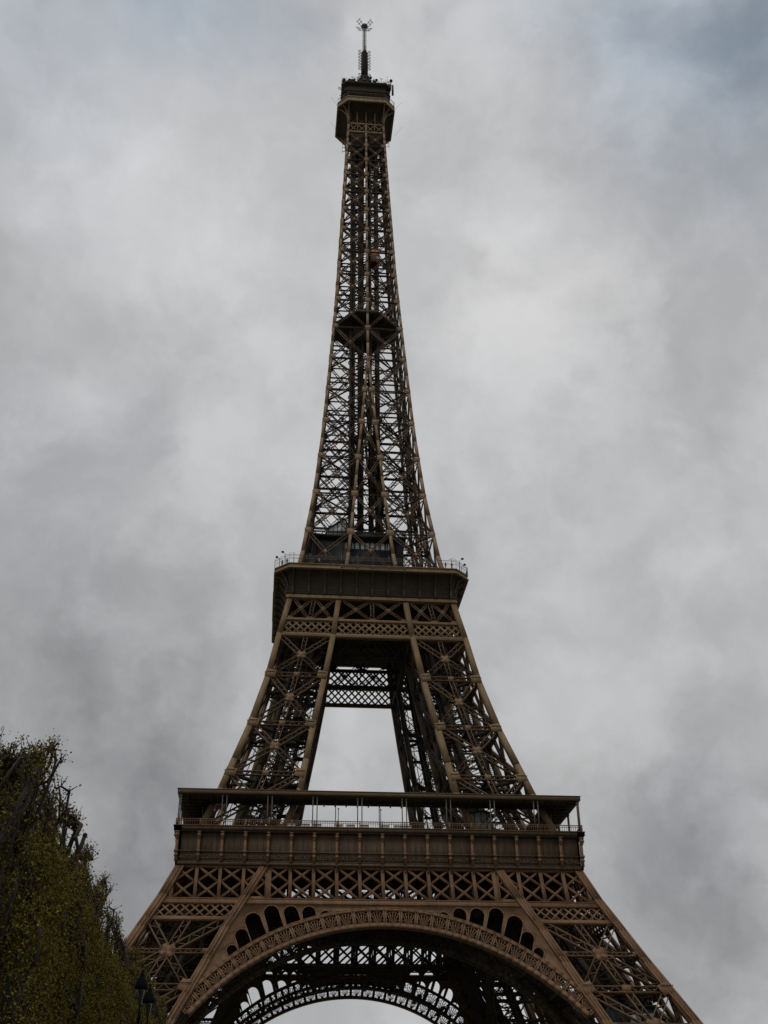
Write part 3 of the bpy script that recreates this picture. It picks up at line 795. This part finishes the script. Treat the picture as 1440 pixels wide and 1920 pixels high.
for a, b in zip(UZ[:-1], UZ[1:]):
    zc = (a+b)/2; k = cwz(zc)/.8; n = nrm(ho, zc)
    merged = a > 180; Lx = []
    for pl, heavy in (('o', True), ('i', False)):
        f = ho if heavy else hi
        if not heavy and hi(zc) < .9: continue
        def Q(x, z): return on(x, z, f, -.35 if heavy else .35)
        def col_in(z): return hi(z)+.05
        spans = []
        for s_ in (-1, 1): spans.append((lambda z, s_=s_: s_*(ho(z)-.5*k), lambda z, s_=s_: s_*col_in(z)))
        if heavy and hi(a) > .7: spans.append((lambda z: -col_in(z), lambda z: col_in(z)))
        for si, (A, B) in enumerate(spans):
            Wd = (.66 if merged else .82) * (.8 if si == 2 else 1); T = .3
            if hi(b) < .3 and si == 2: pass
            p0, p1, q0, q1 = Q(A(a), a), Q(B(b), b), Q(B(a), a), Q(A(b), b)
            if heavy:
                br.lace(p0, p1, Wd, n, fl=.105, T=T, z=.055); br.lace(q0, q1, Wd, n, fl=.105, T=T*1.1, z=.055)
                ib_.lace(Q(A(a), a), Q(B(a), a), .45*k, n, fl=.08, T=.22, z=.045)
            else:
                ib_.lace(p0, p1, .42, n, fl=.09, T=T, z=.05); ib_.lace(q0, q1, .42, n, fl=.09, T=T*1.1, z=.05); ib_.lace(Q(A(a), a), Q(B(a), a), .4, n, fl=.08, T=.3, z=.06)
            t_ = abs((A(a)-B(a)))/(abs(A(a)-B(a))+abs(A(b)-B(b))+1e-6); X = p0.lerp(p1, t_)
            if heavy: gusset(gu, X+n*.17, n, .7*k, .7*k, .08)
    for x, s_ in ((-(ho(a)-.55), 1), (ho(a)-.55, -1)):
        gusset(gu, on(x+s_*.18, a, ho, .02), n, 1.35*k, 1.7*k, .1)
        for dz in (-.42, 0, .42): gu.beam(on(x+s_*.75*k-.5, a+dz, ho, .04), on(x+s_*.75*k+.5, a+dz, ho, .04), .16, .1, n)
    for x in ((-(hi(a)+.05), hi(a)+.05) if hi(a) > .3 else (0,)):
        gusset(gu, on(x, a, ho, .02), n, (1.75 if hi(a) > .3 else 1.5)*k, 1.8*k, .12)
        for dz in (-.42, 0, .42): gu.beam(on(x-1.0*k, a+dz, ho, .05), on(x+1.0*k, a+dz, ho, .05), .16, .1, n)
sh = shaft.build('corner_column', IRON3, tower)
for k_ in inner_col: inner_col[k_].build('face_column', IRON3, sh)
br.build('lattice_bracing', LATT2, sh); gu.build('gusset_plates', IRON3, sh); ib_.build('inner_bracing', INNER, sh); four(sh)
# inner columns, plan frames, lift guides and stairs inside the shaft
m = MB()
for a, b in zip(zsub[:-1], zsub[1:]):
    if hi(a) > .4:
        for sx in (-1, 1):
            for sy in (-1, 1): m.beam((sx*hi(a), sy*hi(a), a), (sx*hi(b), sy*hi(b), b), .6, .6)
for z in UZ:
    h = ho(z)-.6; c = hi(z)
    for s_ in (-1, 1):
        m.lace((-h, s_*max(c, .9), z), (h, s_*max(c, .9), z), .36, (0, 0, 1), fl=.09, T=.26, z=.06)
        m.lace((s_*max(c, .9), -h, z), (s_*max(c, .9), h, z), .36, (0, 0, 1), fl=.09, T=.26, z=.06)
    for (p, q) in (((-h, -h), (h, h)), ((-h, h), (h, -h))): m.lace((*p, z), (*q, z), .36, (0, 0, 1), fl=.09, T=.25, z=.06)
for a, b in zip(UZ[:-1], UZ[1:]):
    z = (a+b)/2; h = ho(z)-.5
    for s_ in (-1, 1):
        for t_ in (-.62, -.3, .25, .6):
            m.beam((s_*(ho(a)-.75), t_*ho(a), a), (s_*(ho(b)-.75), t_*ho(b), b), .22, .28)
        m.beam((s_*(ho(z)-.75), -h*.62, z), (s_*(ho(z)-.75), h*.6, z), .12, .16)
        m.beam((s_*h, -h, a), (s_*2.4, -2.4, z), .16, .2); m.beam((s_*h, h, a), (s_*2.4, 2.4, z), .16, .2)
m.build('plan_frames', INNER, tower)
m = MB()
lx = [(-3.0, -2.3), (-3.0, 2.3), (-.8, -2.3), (-.8, 2.3), (1.3, -2.3), (1.3, 2.3), (3.1, -2.3), (3.1, 2.3), (-3.0, 0), (3.1, 0)]
for (x, y) in lx:
    m.beam((x, y, 116.9), (x, y, 276), .55, .55)
for (x, ww) in ((-3.6, .95), (-1.45, .95), (3.1, 1.15)):
    m.beam((x, -1.2, 116.9), (x, -1.2, 276), ww, .8)
    m.beam((x+.1, 1.6, 116.9), (x+.1, 1.6, 276), ww*.8, .8)
k = 0; z = 117
while z < 274:
    for y in (-2.3, 2.3):
        m.beam((-3, y, z), (3.1, y, z), .12, .14); m.beam((-3, y, z), (-.8, y, z+3.6), .09, .1); m.beam((3.1, y, z), (1.3, y, z+3.6), .09, .1)
    for x in (-3, 3.1): m.beam((x, -2.3, z), (x, 2.3, z), .12, .14, (1, 0, 0)); m.beam((x, -2.3, z), (x, 0, z+3.6), .09, .1, (1, 0, 0)); m.beam((x, 2.3, z), (x, 0, z+3.6), .09, .1, (1, 0, 0))
    z += 3.6
# stair spiral beside the guides
z = 117
while z < 272:
    s_ = 1 if int(z) % 2 else -1; h = min(ho(z)-1.2, 6.5)
    m.beam((-h*.62, 3.4, z), (-h*.35, 3.4, z+1.4), .6, .1, (0, 0, 1)); m.beam((-h*.35, 3.4, z+1.4), (-h*.62, 4.0, z+2.8), .6, .1, (0, 0, 1))
    z += 2.8
m.tube([(-3.9, -3.4, 117), (-3.9, -3.4, 200)], [.3, .3], 8)
m.build('lift_shaft', INNER, tower)
# intermediate platform half way up
m = MB(); h = ho(197.5)-.15
octo_loft(m, [(h-.25, 5.8, 196.9), (h, 5.9, 197.05), (h, 5.9, 197.75), (h-.2, 5.8, 197.8)])
octo_loft(m, [(2.2, .5, 192.2), (3.6, .8, 193.2), (3.9, .8, 196.88)])
for i in range(-4, 5):
    y = h-abs(i*.95)*.62; m.box(i*1.9/2-.1, i*1.9/2+.1, -y, y, 196.4, 196.88)
for i in range(22):
    t_ = i/21; a = Vector((-2.4, -h, 0)).lerp(Vector((2.4, -h, 0)), t_); m.beam((a.x, a.y, 197.8), (a.x, a.y, 198.9), .05, .05)
m.build('intermediate_platform', INNER, tower)

# ------------------------------------------------------------------ top
m = MB()
# small girder and posts below the gallery
sp = MB()
for z, hh in ((267.1, .45), (270.6, .5)):
    sp.beam((-ho(z)+.1, -ho(z)+.25, z), (ho(z)-.1, -ho(z)+.25, z), hh, .6)
for i in range(4):
    x0 = -4.9+i*2.45
    sp.beam((x0, -5.15, 267.3), (x0+2.45, -5.15, 270.4), .18, .2); sp.beam((x0+2.45, -5.15, 267.3), (x0, -5.15, 270.4), .18, .24)
    sp.beam((x0, -5.15, 267.2), (x0, -5.15, 270.4), .2, .25)
for i in (-1, 0, 1): sp.beam((i*2.6, -5.0, 270.8), (i*2.6, -5.0, 276.3), .36, .4)
for i in range(4):
    x0 = -5.0+i*2.5
    for (a, b) in ((270.9, 273.6), (273.6, 276.2)):
        sp.beam((x0, -4.6, a), (x0+2.5, -4.6, b), .10, .12); sp.beam((x0+2.5, -4.6, a), (x0, -4.6, b), .10, .14)
sp.beam((-5.05, -5.05, 270.5), (-5.35, -5.35, 276.6), .75, .75)
for s_ in (-1, 1):    # curved brackets out to the gallery edge
    pr = None
    for k in range(9):
        a = k/8*math.pi/2; x = 5.1+3.1*(1-math.cos(a)); p = Vector((s_*x, -5.15, 271.2+5.1*math.sin(a)))
        if pr is not None: sp.beam(pr, p, .32, .3, (0, -1, 0))
        pr = p
    pr = None
    for k in range(9):
        a = k/8*math.pi/2; x = 5.1+1.6*(1-math.cos(a)); p = Vector((s_*x, -x, 270.8+5.4*math.sin(a)))
        if pr is not None: sp.beam(pr, p, .35, .35, (s_, -1, 0))
        pr = p
tg = sp.build('top_gallery_supports', IRON3, tower); four(tg)
m = MB(); octo_loft(m, [(4.6, .4, 270.9), (4.7, .4, 275.6), (8.0, 2.7, 276.5), (8.35, 2.9, 276.6)]); octo_loft(m, [(3.6, .3, 262), (4.2, .3, 270.8)])
m.build('top_platform', INNER, tower)
tp = MB(); octo_loft(tp, [(8.2, 2.85, 276.62), (8.5, 2.95, 276.7), (8.5, 2.95, 277.1), (8.35, 2.9, 277.15), (8.35, 2.9, 278.4), (8.45, 2.95, 278.45), (8.45, 2.95, 278.7)])
te = tp.build('top_edge_beam', IRON3, tower)
m = MB()
for i in range(9): m.box(-4.6+i*1.15-.06, -4.6+i*1.15+.06, -8.42, -8.34, 277.15, 278.45)
for i in range(28):
    x = -5.4+i*.4; m.box(x-.02, x+.02, -8.3, -8.26, 278.7, 280.4)
for i in range(9):
    t = i/8; x, y = 5.4+3*t, -8.3+2.9*t; m.beam((x, y, 277.2), (x, y, 280.6 if i % 4 == 0 else 280.2), .06, .06)
m.beam((5.4, -8.3, 280.4), (8.4, -5.4, 280.4), .1, .1)
m.box(-5.4, 5.4, -8.32, -8.24, 280.4, 280.5)
four(m.build('top_railing', BARS, te))
m = MB(); octo_loft(m, [(6.5, .9, 278.7), (6.5, .9, 282.2), (7.2, 1.2, 282.4), (7.2, 1.2, 282.9), (6.7, 1.2, 283.0), (6.7, 1.2, 285.6), (7.3, 1.4, 285.9), (7.3, 1.4, 286.7)])
for i in range(-5, 6):
    for a in range(4):
        c, s_ = math.cos(a*math.pi/2), math.sin(a*math.pi/2); x, y = i*1.15, -6.56
        m.beam((c*x-s_*y, s_*x+c*y, 278.8), (c*x-s_*y, s_*x+c*y, 282.2), .12, .12)
cab = m.build('top_cabin', CABIN, tower)
m = MB(); m.lathe((0, 0, 286.7), [(5.8, 0), (5.2, .7), (3.6, 1.5), (2.6, 3.2), (1.9, 5.8), (1.45, 8.5), (1.25, 10.5)], 12)
for a in range(0, 360, 45):
    c, s_ = math.cos(R_(a)), math.sin(R_(a)); pr = None
    for (r, z) in ((5.6, 287.2), (3.9, 289.0), (2.6, 291.6), (2.0, 294.5), (1.5, 297)):
        p = Vector((c*r, s_*r, z))
        if pr is not None: m.beam(pr, p, .35, .35, (c, s_, 0))
        pr = p
camp = m.build('campanile', CABIN, cab)
m = MB(); m.lathe((0, 0, 296.8), [(1.05, 0), (1.1, 6), (1.05, 12), (.75, 12.8), (.2, 13.1)], 10)
for z in np.arange(290.5, 309.5, 1.35):
    if 299.5 < z < 301: continue
    for a in (0, 90, 180, 270):
        c, s_ = math.cos(R_(a)), math.sin(R_(a)); r0 = 1.0 if z > 296 else 1.2+(296-z)*.22
        prev = Vector((c*r0, s_*r0, z-.1))
        for t in range(1, 6):
            an = math.pi*t/5; p = Vector((c*(r0+.85*math.sin(an)), s_*(r0+.85*math.sin(an)), z-.1+.45*(1-math.cos(an)))); m.beam(prev, p, .13, .13); prev = p
        m.beam((c*(r0+.8), s_*(r0+.8), z-.15), (c*(r0+.8)-s_*.25, s_*(r0+.8)+c*.25, z+.6), .12, .12)
am = m.build('antenna_column', CABIN, tower)
m = MB()
for (x, y) in ((-.5, -.5), (.5, -.5), (.5, .5), (-.5, .5)): m.beam((x, y, 309.5), (x, y, 321.2), .10, .10)
z = 309.6
while z < 321:
    for (a, b) in (((-.5, -.5), (.5, -.5)), ((.5, -.5), (.5, .5)), ((.5, .5), (-.5, .5)), ((-.5, .5), (-.5, -.5))):
        m.beam((*a, z), (*b, z), .09, .09); m.beam((*a, z), (*b, z+.62), .05, .05)
    z += .62
mast = m.build('lattice_mast', MAST, am)
m = MB(); m.beam((0, 0, 309.5), (0, 0, 321), .34, .34)
m.lathe((0, 0, 319.9), [(.3, 0), (.75, .7), (1.1, 1.9), (1.0, 2.3), (.6, 2.8), (.1, 3.0)], 12)
m.tube([(0, 0, 322.2), (0, 0, 323.9)], [.05, .02], 5)
for a in (38, 142, 218, 322):
    c, s_ = math.cos(R_(a)), math.sin(R_(a)); dz = .55
    for off in (-.22, .22):
        b0 = Vector((c*.8-s_*off*2, s_*.8+c*off*2, 321.2)); e_ = Vector((c*2.6-s_*off*2, s_*2.6+c*off*2, 322.7)); m.beam(b0, e_, .11, .11)
    for r in (1.85, 2.6):
        zc = 321.2+(r-.8)*.84; m.beam((c*r-s_*.85, s_*r+c*.85, zc), (c*r+s_*.85, s_*r-c*.85, zc), .12, .12)
        for q in (-.85, .85): m.beam((c*r-s_*q, s_*r+c*q, zc-.25), (c*r-s_*q, s_*r+c*q, zc+.35), .05, .05)
m.build('aerial_head', DARK, am)
# aerials and dishes round the cabin roof
m = MB(); rr = random.Random(5)
for i in range(210):
    a = rr.choice((0, 1, 2, 3)); t = rr.uniform(-7.0, 7.0); d = 7.1-rr.random()**2*3
    c, s_ = math.cos(a*math.pi/2), math.sin(a*math.pi/2); x, y = c*t+s_*d, s_*t-c*d
    hh = rr.choice((.9, 1.4, 1.9, 2.3)) + (1.6 if rr.random() < .07 else 0)
    m.beam((x, y, 286.6), (x, y, 286.7+hh), .07, .07)
    kq = rr.random()
    if kq < .3: m.box(x-.26, x+.26, y-.2, y+.2, 286.9+hh*.3, 287.7+hh*.3)
    elif kq < .45: m.lathe((x, y, 286.9+hh*.6), [(.05, -.38), (.42, -.15), (.42, .15), (.05, .38)], 8)
    elif kq < .7: m.beam((x-.5, y, 286.7+hh*.8), (x+.5, y, 286.7+hh*.8), .09, .09); m.beam((x-.4, y, 286.5+hh*.8), (x-.4, y, 287+hh*.8), .05, .05)
for a in range(4):
    c, s_ = math.cos(a*math.pi/2), math.sin(a*math.pi/2)
    for i in range(27):
        t = -7+i*.54; x, y = c*t+s_*7.25, s_*t-c*7.25; m.beam((x, y, 286.6), (x, y, 287.9), .05, .05)
m.tube([(7.3, -5.5, 285.6), (7.5, -5.6, 289.6)], [.16, .14], 7); m.lathe((7.5, -5.6, 290.0), [(.1, -.5), (.46, -.25), (.5, .1), (.3, .42), (.05, .52)], 10)
m.box(7.6, 8.15, -6.4, -5.9, 283.0, 287.2)
for x, z in ((-8.4, 283.6), (-8.4, 282.9)): m.beam((x+1.9, -6.6, z-.5), (x, -6.9, z+.4), .13, .13)
for (x, y, z, dx) in ((-5.9, -5.2, 262.0, -.9), (-5.9, -5.2, 260.4, -.9), (-5.95, -5.2, 258.8, -.9), (5.9, -5.2, 263.2, .7), (5.9, -5.2, 262.0, .7)):
    m.beam((x, y, z), (x+dx, y, z), .09, .09); m.beam((x+dx, y, z-.6), (x+dx, y, z+.6), .1, .1)
for s_ in (-1, 1):
    for z in (277.2, 266.5): m.beam((s_*8.3, -5.4, z), (s_*10.4, -6.5, z+2.6), .035, .035)
m.build('roof_aerials', DARK, cab)

# ------------------------------------------------------------------ lift cabins
m = MB(); m.box(-1.15, 1.15, -1.3, 1.3, 0, 4.4)
for z in (0, 2.15, 4.3): m.box(-1.22, 1.22, -1.37, 1.37, z, z+.16)
for x in (-1.18, 0, 1.18): m.box(x-.07, x+.07, -1.36, -1.29, .1, 4.3)
t = empty('lift_cabin', (2.35, -4.2, 217.3)); tag(t, 'small orange lift cabin inside the upper shaft', 'lift cabin')
m.build('body', ORANGE, t); m = MB()
for z in (.7, 2.85):
    for x in (-.6, .6): m.box(x-.42, x+.42, -1.34, -1.305, z, z+1.1)
m.build('window', GLASS, t)
# green sheeted hoist in the right leg
t = empty('lift_cabin', (39.6, -38.6, 20.0)); tag(t, 'dark green sheeted lift cabin hanging inside the right front leg', 'lift cabin')
m = MB(); m.raw([(-4.2, -3.2, 0), (3.6, -3.2, -1.5), (3.6, 3.2, -1.5), (-4.2, 3.2, 0), (-4.2, -3.2, 7.6), (3.6, -3.2, 7.9), (3.6, 3.2, 7.9), (-4.2, 3.2, 7.6)],
      [(0, 3, 2, 1), (4, 5, 6, 7), (0, 1, 5, 4), (1, 2, 6, 5), (2, 3, 7, 6), (3, 0, 4, 7)])
m.build('body', GREEN, t); m = MB()
for x in (-4.25, -1.6, 1.0, 3.6): m.box(x-.12, x+.12, -3.36, -3.21, -.6, 7.7)
for z in (3.4, 7.4): m.box(-4.3, 3.7, -3.4, -3.22, z, z+.3)
m.build('frame', DARK, t); m = MB(); m.box(-.9, .8, -3.3, -3.23, 4.3, 6.6); m.box(1.3, 2.9, -3.3, -3.23, 4.3, 6.6); m.build('window', GLASS, t)

# ------------------------------------------------------------------ visitors on the second platform
def person_mesh(name, cloth, legc, pose):
    sk, cl, lg, hr = (mat('skin', (.42, .27, .2), .6, .05, 5), mat('jacket', cloth, .8, .15, 6), mat('trousers', legc, .85, .1, 6), mat('hair', (.05, .035, .025), .7, .1, 8))
    lean, arm = pose
    V = [(0, 0, .95), (0, lean*.3, 1.2), (0, lean*.6, 1.42), (0, lean*.8, 1.52), (0, lean, 1.62), (0, lean*1.02, 1.72),
         (-.18, lean*.6, 1.40), (-.24, -.02-arm*.1, 1.14), (-.22, -.08-arm*.28, 1.02+arm*.1), (-.21, -.12-arm*.34, .97+arm*.12),
         (.18, lean*.6, 1.40), (.24, -.02-arm*.1, 1.14), (.22, -.08-arm*.28, 1.02+arm*.1), (.21, -.12-arm*.34, .97+arm*.12),
         (-.09, 0, .88), (-.10, -.02, .50), (-.10, .02, .08), (-.10, -.14, .04), (.09, 0, .88), (.11, .02, .50), (.11, .06, .08), (.11, -.10, .04)]
    Ed = [(0, 1), (1, 2), (2, 3), (3, 4), (4, 5), (2, 6), (6, 7), (7, 8), (8, 9), (2, 10), (10, 11), (11, 12), (12, 13), (0, 14), (14, 15), (15, 16), (16, 17), (0, 18), (18, 19), (19, 20), (20, 21)]
    Rr = [.15, .145, .15, .055, .10, .085, .07, .052, .042, .04, .07, .052, .042, .04, .10, .07, .05, .04, .10, .07, .05, .04]
    me = bpy.data.meshes.new(name); me.from_pydata(V, Ed, []); o = bpy.data.objects.new(name, me); col.objects.link(o)
    me.materials.append(cl)
    md = o.modifiers.new('skin', 'SKIN')
    for i, r in enumerate(Rr): me.skin_vertices[0].data[i].radius = (r, r*.85)
    me.skin_vertices[0].data[0].use_root = True
    s_ = o.modifiers.new('sub', 'SUBSURF'); s_.levels = 1; s_.render_levels = 1
    dg = bpy.context.evaluated_depsgraph_get(); ev = o.evaluated_get(dg); m2 = bpy.data.meshes.new_from_object(ev)
    o.modifiers.clear(); o.data = m2; m2.materials.clear()
    for q in (cl, lg, sk): m2.materials.append(q)
    for p in m2.polygons:
        z = p.center.z; p.material_index = 2 if z > 1.5 or (abs(p.center.x) > .17 and z < 1.02+arm*.1 and p.center.y < -.1) else (1 if z < .92 and abs(p.center.x) < .2 else 0)
        p.use_smooth = True
    h = MB(); h.lathe((0, lean*1.02+.02, 1.70), [(.105, -.07), (.118, 0), (.10, .08), (.05, .12)], 10); h.build('hair', hr, o)
    return o
PEOPLE = [(15.6, -20.0, (.20, .02, .03), (.03, .03, .05), 'person in dark red coat leaning at the second platform railing by the right corner', 1.0),
          (17.0, -19.8, (.03, .04, .07), (.02, .02, .03), 'person in navy jacket at the right end of the second platform railing', .3),
          (4.9, -20.0, (.55, .55, .55), (.05, .06, .10), 'person in white top behind the second platform railing, right of the middle', .6),
          (-4.2, -20.0, (.06, .06, .06), (.05, .05, .05), 'person in black coat behind the second platform railing, left of the middle', .2),
          (-11.4, -20.0, (.50, .48, .42), (.06, .07, .1), 'person in cream coat behind the left part of the second platform railing', .9),
          (-19.2, -18.2, (.05, .05, .06), (.03, .03, .04), 'person in charcoal jacket at the left corner of the second platform', .5),
          (-18.2, -19.1, (.10, .10, .12), (.03, .03, .04), 'person in slate grey coat near the left corner of the second platform', .1),
          (10.2, -20.0, (.12, .07, .03), (.03, .03, .04), 'person in brown jacket standing at the right half of the second platform railing', .7)]
PEOPLE2 = [(-21.0, (.32, .30, .27), 'person in beige jacket on the first platform, before the left leg'), (-19.9, (.22, .03, .03), 'person in red jacket on the first platform, before the left leg')]
for (x, c1, lab) in PEOPLE2: PEOPLE.append((x, -34.9, c1, (.03, .03, .04), lab, .4))
for (x, y, c1, c2, lab, a) in PEOPLE:
    o = person_mesh('person', c1, c2, (-.12*a, a)); o.location = (x, y, 116.9 if y > -30 else 56.95); o.rotation_euler = (0, 0, rng.uniform(-.4, .4))
    tag(o, lab, 'person', 'visitors on the second platform' if y > -30 else 'visitors on the first platform')

# ------------------------------------------------------------------ street lamps
def lamp():
    t = empty('street_lamp'); m = MB()
    m.lathe((0, 0, 0), [(.26, 0), (.26, .15), (.2, .3), (.18, .9), (.13, 1.05), (.075, 1.2), (.065, 3), (.05, 5.35), (.09, 5.4), (.05, 5.5), (.04, 5.8)], 12)
    m.build('post', LAMPG, t)
    m = MB(); m.lathe((0, 0, 5.65), [(.05, .1), (.09, .2), (.145, .42), (.15, .49)], 8); m.build('lantern_glass', LAMPGLASS, t)
    m = MB(); m.lathe((0, 0, 6.13), [(.16, -.02), (.29, .0), (.285, .05), (.22, .16), (.14, .25), (.075, .30), (.09, .33), (.04, .37), (.05, .42), (.015, .46)], 12); m.build('lantern_cap', LAMPG, t)
    return t
LAMPS = [(-22.73, -205.56, 'dark green street lamp standing highest before the clipped trees, its whole cap and pole showing'),
         (-22.72, -203.3, 'street lamp whose cap shows just behind and right of the tallest lamp'),
         (-23.54, -196.04, 'street lamp with only its dark cap showing at the bottom edge')]
l0 = lamp()
for i, (x, y, lab) in enumerate(LAMPS):
    t = l0 if i == 0 else copy_tree(l0); f_ = 5.9/4.9; t.location = (CAM.x+(x-CAM.x)*f_, CAM.y+(y-CAM.y)*f_, 0); t.scale = (.68, .68, 7.7/6.75); tag(t, lab, 'street lamp', 'street lamps by the trees')

# ------------------------------------------------------------------ clipped lime trees
def tree_variant(seed):
    rr = random.Random(seed); bark = MB(); tips = []
    HX, HY, TOP = 2.1, 2.4, 11.9
    pk = [(rr.uniform(-1.8, 2.0), rr.uniform(-2, 2), rr.uniform(.3, .9), rr.uniform(.35, .7)) for _ in range(7)]
    top = lambda x, y: TOP-.25-.35*min(1.2, abs(x)/HX)**4-1.0*min(1.2, abs(y)/HY)**4+max(h_*math.exp(-((x-a_)**2+(y-b_)**2)/(w_*w_)) for a_, b_, h_, w_ in pk)
    def grow(p, d, r, ln, depth):
        d = Vector(d).normalized(); pts = [p]; rs = [r]; cur = Vector(p); k = 4
        for i in range(k):
            d = (d + Vector((rr.uniform(-.16, .16), rr.uniform(-.16, .16), rr.uniform(-.02, .16)))).normalized()
            if abs(cur.x) > HX-.55: d.x -= math.copysign(.34, cur.x)
            if abs(cur.y) > HY-.2: d.y -= math.copysign(.28, cur.y)
            cur = cur + d.normalized()*ln/k
            cur.z = min(cur.z, top(cur.x, cur.y)+rr.uniform(-.15, .1))
            pts.append(cur.copy()); rs.append(r*(1-(.68 if depth == 0 else .45)*(i+1)/k)*rr.uniform(.85, 1.2))
        bark.tube(pts, rs, 5 if depth > 1 else 7)
        if depth >= 1:
            for q in pts[1:]: tips.append((q, depth))
        if depth < 3:
            nb = (5, 3, 3)[depth]
            for j in range(nb):
                q = pts[rr.randint(1 if depth else 2, k)]; a = rr.uniform(0, 2*math.pi); sp_ = rr.uniform(.45, 1.0)
                nd = Vector((math.cos(a)*sp_*.8, math.sin(a)*sp_*.9, rr.uniform(.7, 1.5)))+d*.5
                grow(q, nd, r*rr.uniform(.55, .74), ln*rr.uniform(.42, .64), depth+1)
            if depth >= 1 and rr.random() < .7:     # knobby end
                q = pts[-1]; bark.lathe(q, [(.02, -.08), (rs[-1]*1.3, -.02), (rs[-1]*1.35, .04), (.02, .09)], 6)
        else:
            for j in range(4):
                q = pts[rr.randint(1, k)]; e_ = q+Vector((rr.uniform(-.25, .25), rr.uniform(-.25, .25), rr.uniform(.1, .4)))
                bark.tube([q, e_], [max(.012, r*.4), .008], 4); tips.append((e_, 4))
    bark.tube([(0, 0, -.1), (.03, .02, 1.5), (0, 0, 3.2)], [.24, .2, .18], 10)
    for j in range(8):
        a = 2*math.pi*j/8+rr.uniform(-.3, .3); z = rr.uniform(2.4, 3.3)
        grow(Vector((0, 0, z)), (math.cos(a)*rr.uniform(.3, .8), math.sin(a)*rr.uniform(.3, .9), rr.uniform(.7, 1.5)), rr.uniform(.10, .13), rr.uniform(4.2, 6.4), 0)
    grow(Vector((0, 0, 3.1)), (0, 0, 1), .16, 6.8, 0); grow(Vector((.1, 0, 3.1)), (.15, .25, 1), .14, 6.6, 0)
    # leaves near the twigs, sparser towards the top
    LV = []
    tips = [t_ for t_ in tips if t_[0].z > 2.2]
    n_target = 30000; arr = np.array([[*t_[0]] for t_ in tips]); zz = arr[:, 2]
    dep = np.array([top(x, y)-z for x, y, z in arr]); wgt = np.where(dep < .8, .42, np.where(dep < 2.0, .5, np.where(dep < 3.4, .6, 1.0))); wgt = wgt*rng.choice([.25, 1.0, 1.9], len(wgt)); wgt /= wgt.sum()
    idx = rng.choice(len(arr), n_target, p=wgt); c = arr[idx]+rng.normal(0, .085, (n_target, 3))
    # hanging clumps in the flat clipped faces
    nf = 12000; fx = rng.choice([-1, 1], nf)*(HX-.25+rng.normal(0, .2, nf)); fy = rng.uniform(-HY, HY, nf); fz = 2.4+(TOP-4.0)*rng.beta(1.0, 1.8, nf)
    cc = rng.uniform(0, 1, (230, 3))*np.array([0, 2*HY, TOP-2.6])+np.array([0, -HY, 2.4]); ci = rng.randint(0, 230, nf)
    mixm = rng.rand(nf) < .8; fy = np.where(mixm, cc[ci, 1]+rng.normal(0, .17, nf), fy); fz = np.where(mixm, np.minimum(cc[ci, 2], TOP-2.6)+rng.normal(0, .2, nf), fz)
    c = np.concatenate([c, np.stack([fx, fy, fz], 1)]); n_ = len(c)
    a = rng.normal(size=(n_, 3)); a /= np.linalg.norm(a, axis=1, keepdims=True); b = rng.normal(size=(n_, 3)); b -= a*np.sum(a*b, 1, keepdims=True); b /= np.linalg.norm(b, axis=1, keepdims=True)
    s_ = rng.uniform(.022, .058, (n_, 1)); q = np.stack([c-a*s_, c-b*s_*.6, c+a*s_, c+b*s_*.6], 1).reshape(-1, 3)
    lf = MB(); lf.v = q; lf.n = len(q); lf.f = []
    return bark, q
def leaf_mesh(name, q):
    me = bpy.data.meshes.new(name); n = len(q)//4
    me.vertices.add(len(q)); me.vertices.foreach_set('co', q.astype(np.float32).ravel()); me.loops.add(4*n); me.loops.foreach_set('vertex_index', np.arange(4*n, dtype=np.int32))
    me.polygons.add(n); me.polygons.foreach_set('loop_start', (4*np.arange(n)).astype(np.int32)); me.update(calc_edges=True); me.materials.append(LEAF); return me
VAR = []
for sd_ in (3, 14, 25, 41):
    b_, q = tree_variant(sd_); VAR.append((b_, leaf_mesh('crown', q)))
bark_me = []
ORD = ['nearest the camera with bare forked branches at its top', 'second from the left edge, with a short rounded top', 'third along the receding row from the left edge', 'fourth along the receding row', 'fifth along the receding row',
       'sixth along the receding row', 'seventh along the receding row', 'eighth along the receding row, left of the street lamps', 'ninth along the row, seen against the tower leg', 'tenth along the row, seen against the tower leg',
       'eleventh along the row, low before the tower leg', 'twelfth along the row, low before the tower leg', 'thirteenth along the row, barely above the street lamp', 'fourteenth and farthest seen at the foot of the tower leg']
for i in range(14):
    y = -235.8+31.2+i*5.0+rng.uniform(-.3, .3); x = -19.85-6.0-2.1+rng.uniform(-.15, .15)
    if i == 0: x += .45; y += .7
    t = empty('lime_tree', (x, y, 0), (math.pi if i % 2 else 0)+rng.uniform(-.04, .04)); s_ = rng.uniform(.98, 1.03)
    t.scale = (1, 1, s_*(13/12.0)*(.965 if i == 0 else 1)); k = (i*3+2) % 4
    if k >= len(bark_me) or bark_me[k] is None:
        while len(bark_me) <= k: bark_me.append(None)
        o = VAR[k][0].build('trunk', BARK, t); bark_me[k] = o.data
    else:
        o = bpy.data.objects.new('trunk', bark_me[k]); col.objects.link(o); o.parent = t
    c = bpy.data.objects.new('crown', VAR[k][1]); col.objects.link(c); c.parent = t
    tag(t, 'clipped budding lime tree, '+ORD[i], 'tree', 'clipped lime trees in a row')
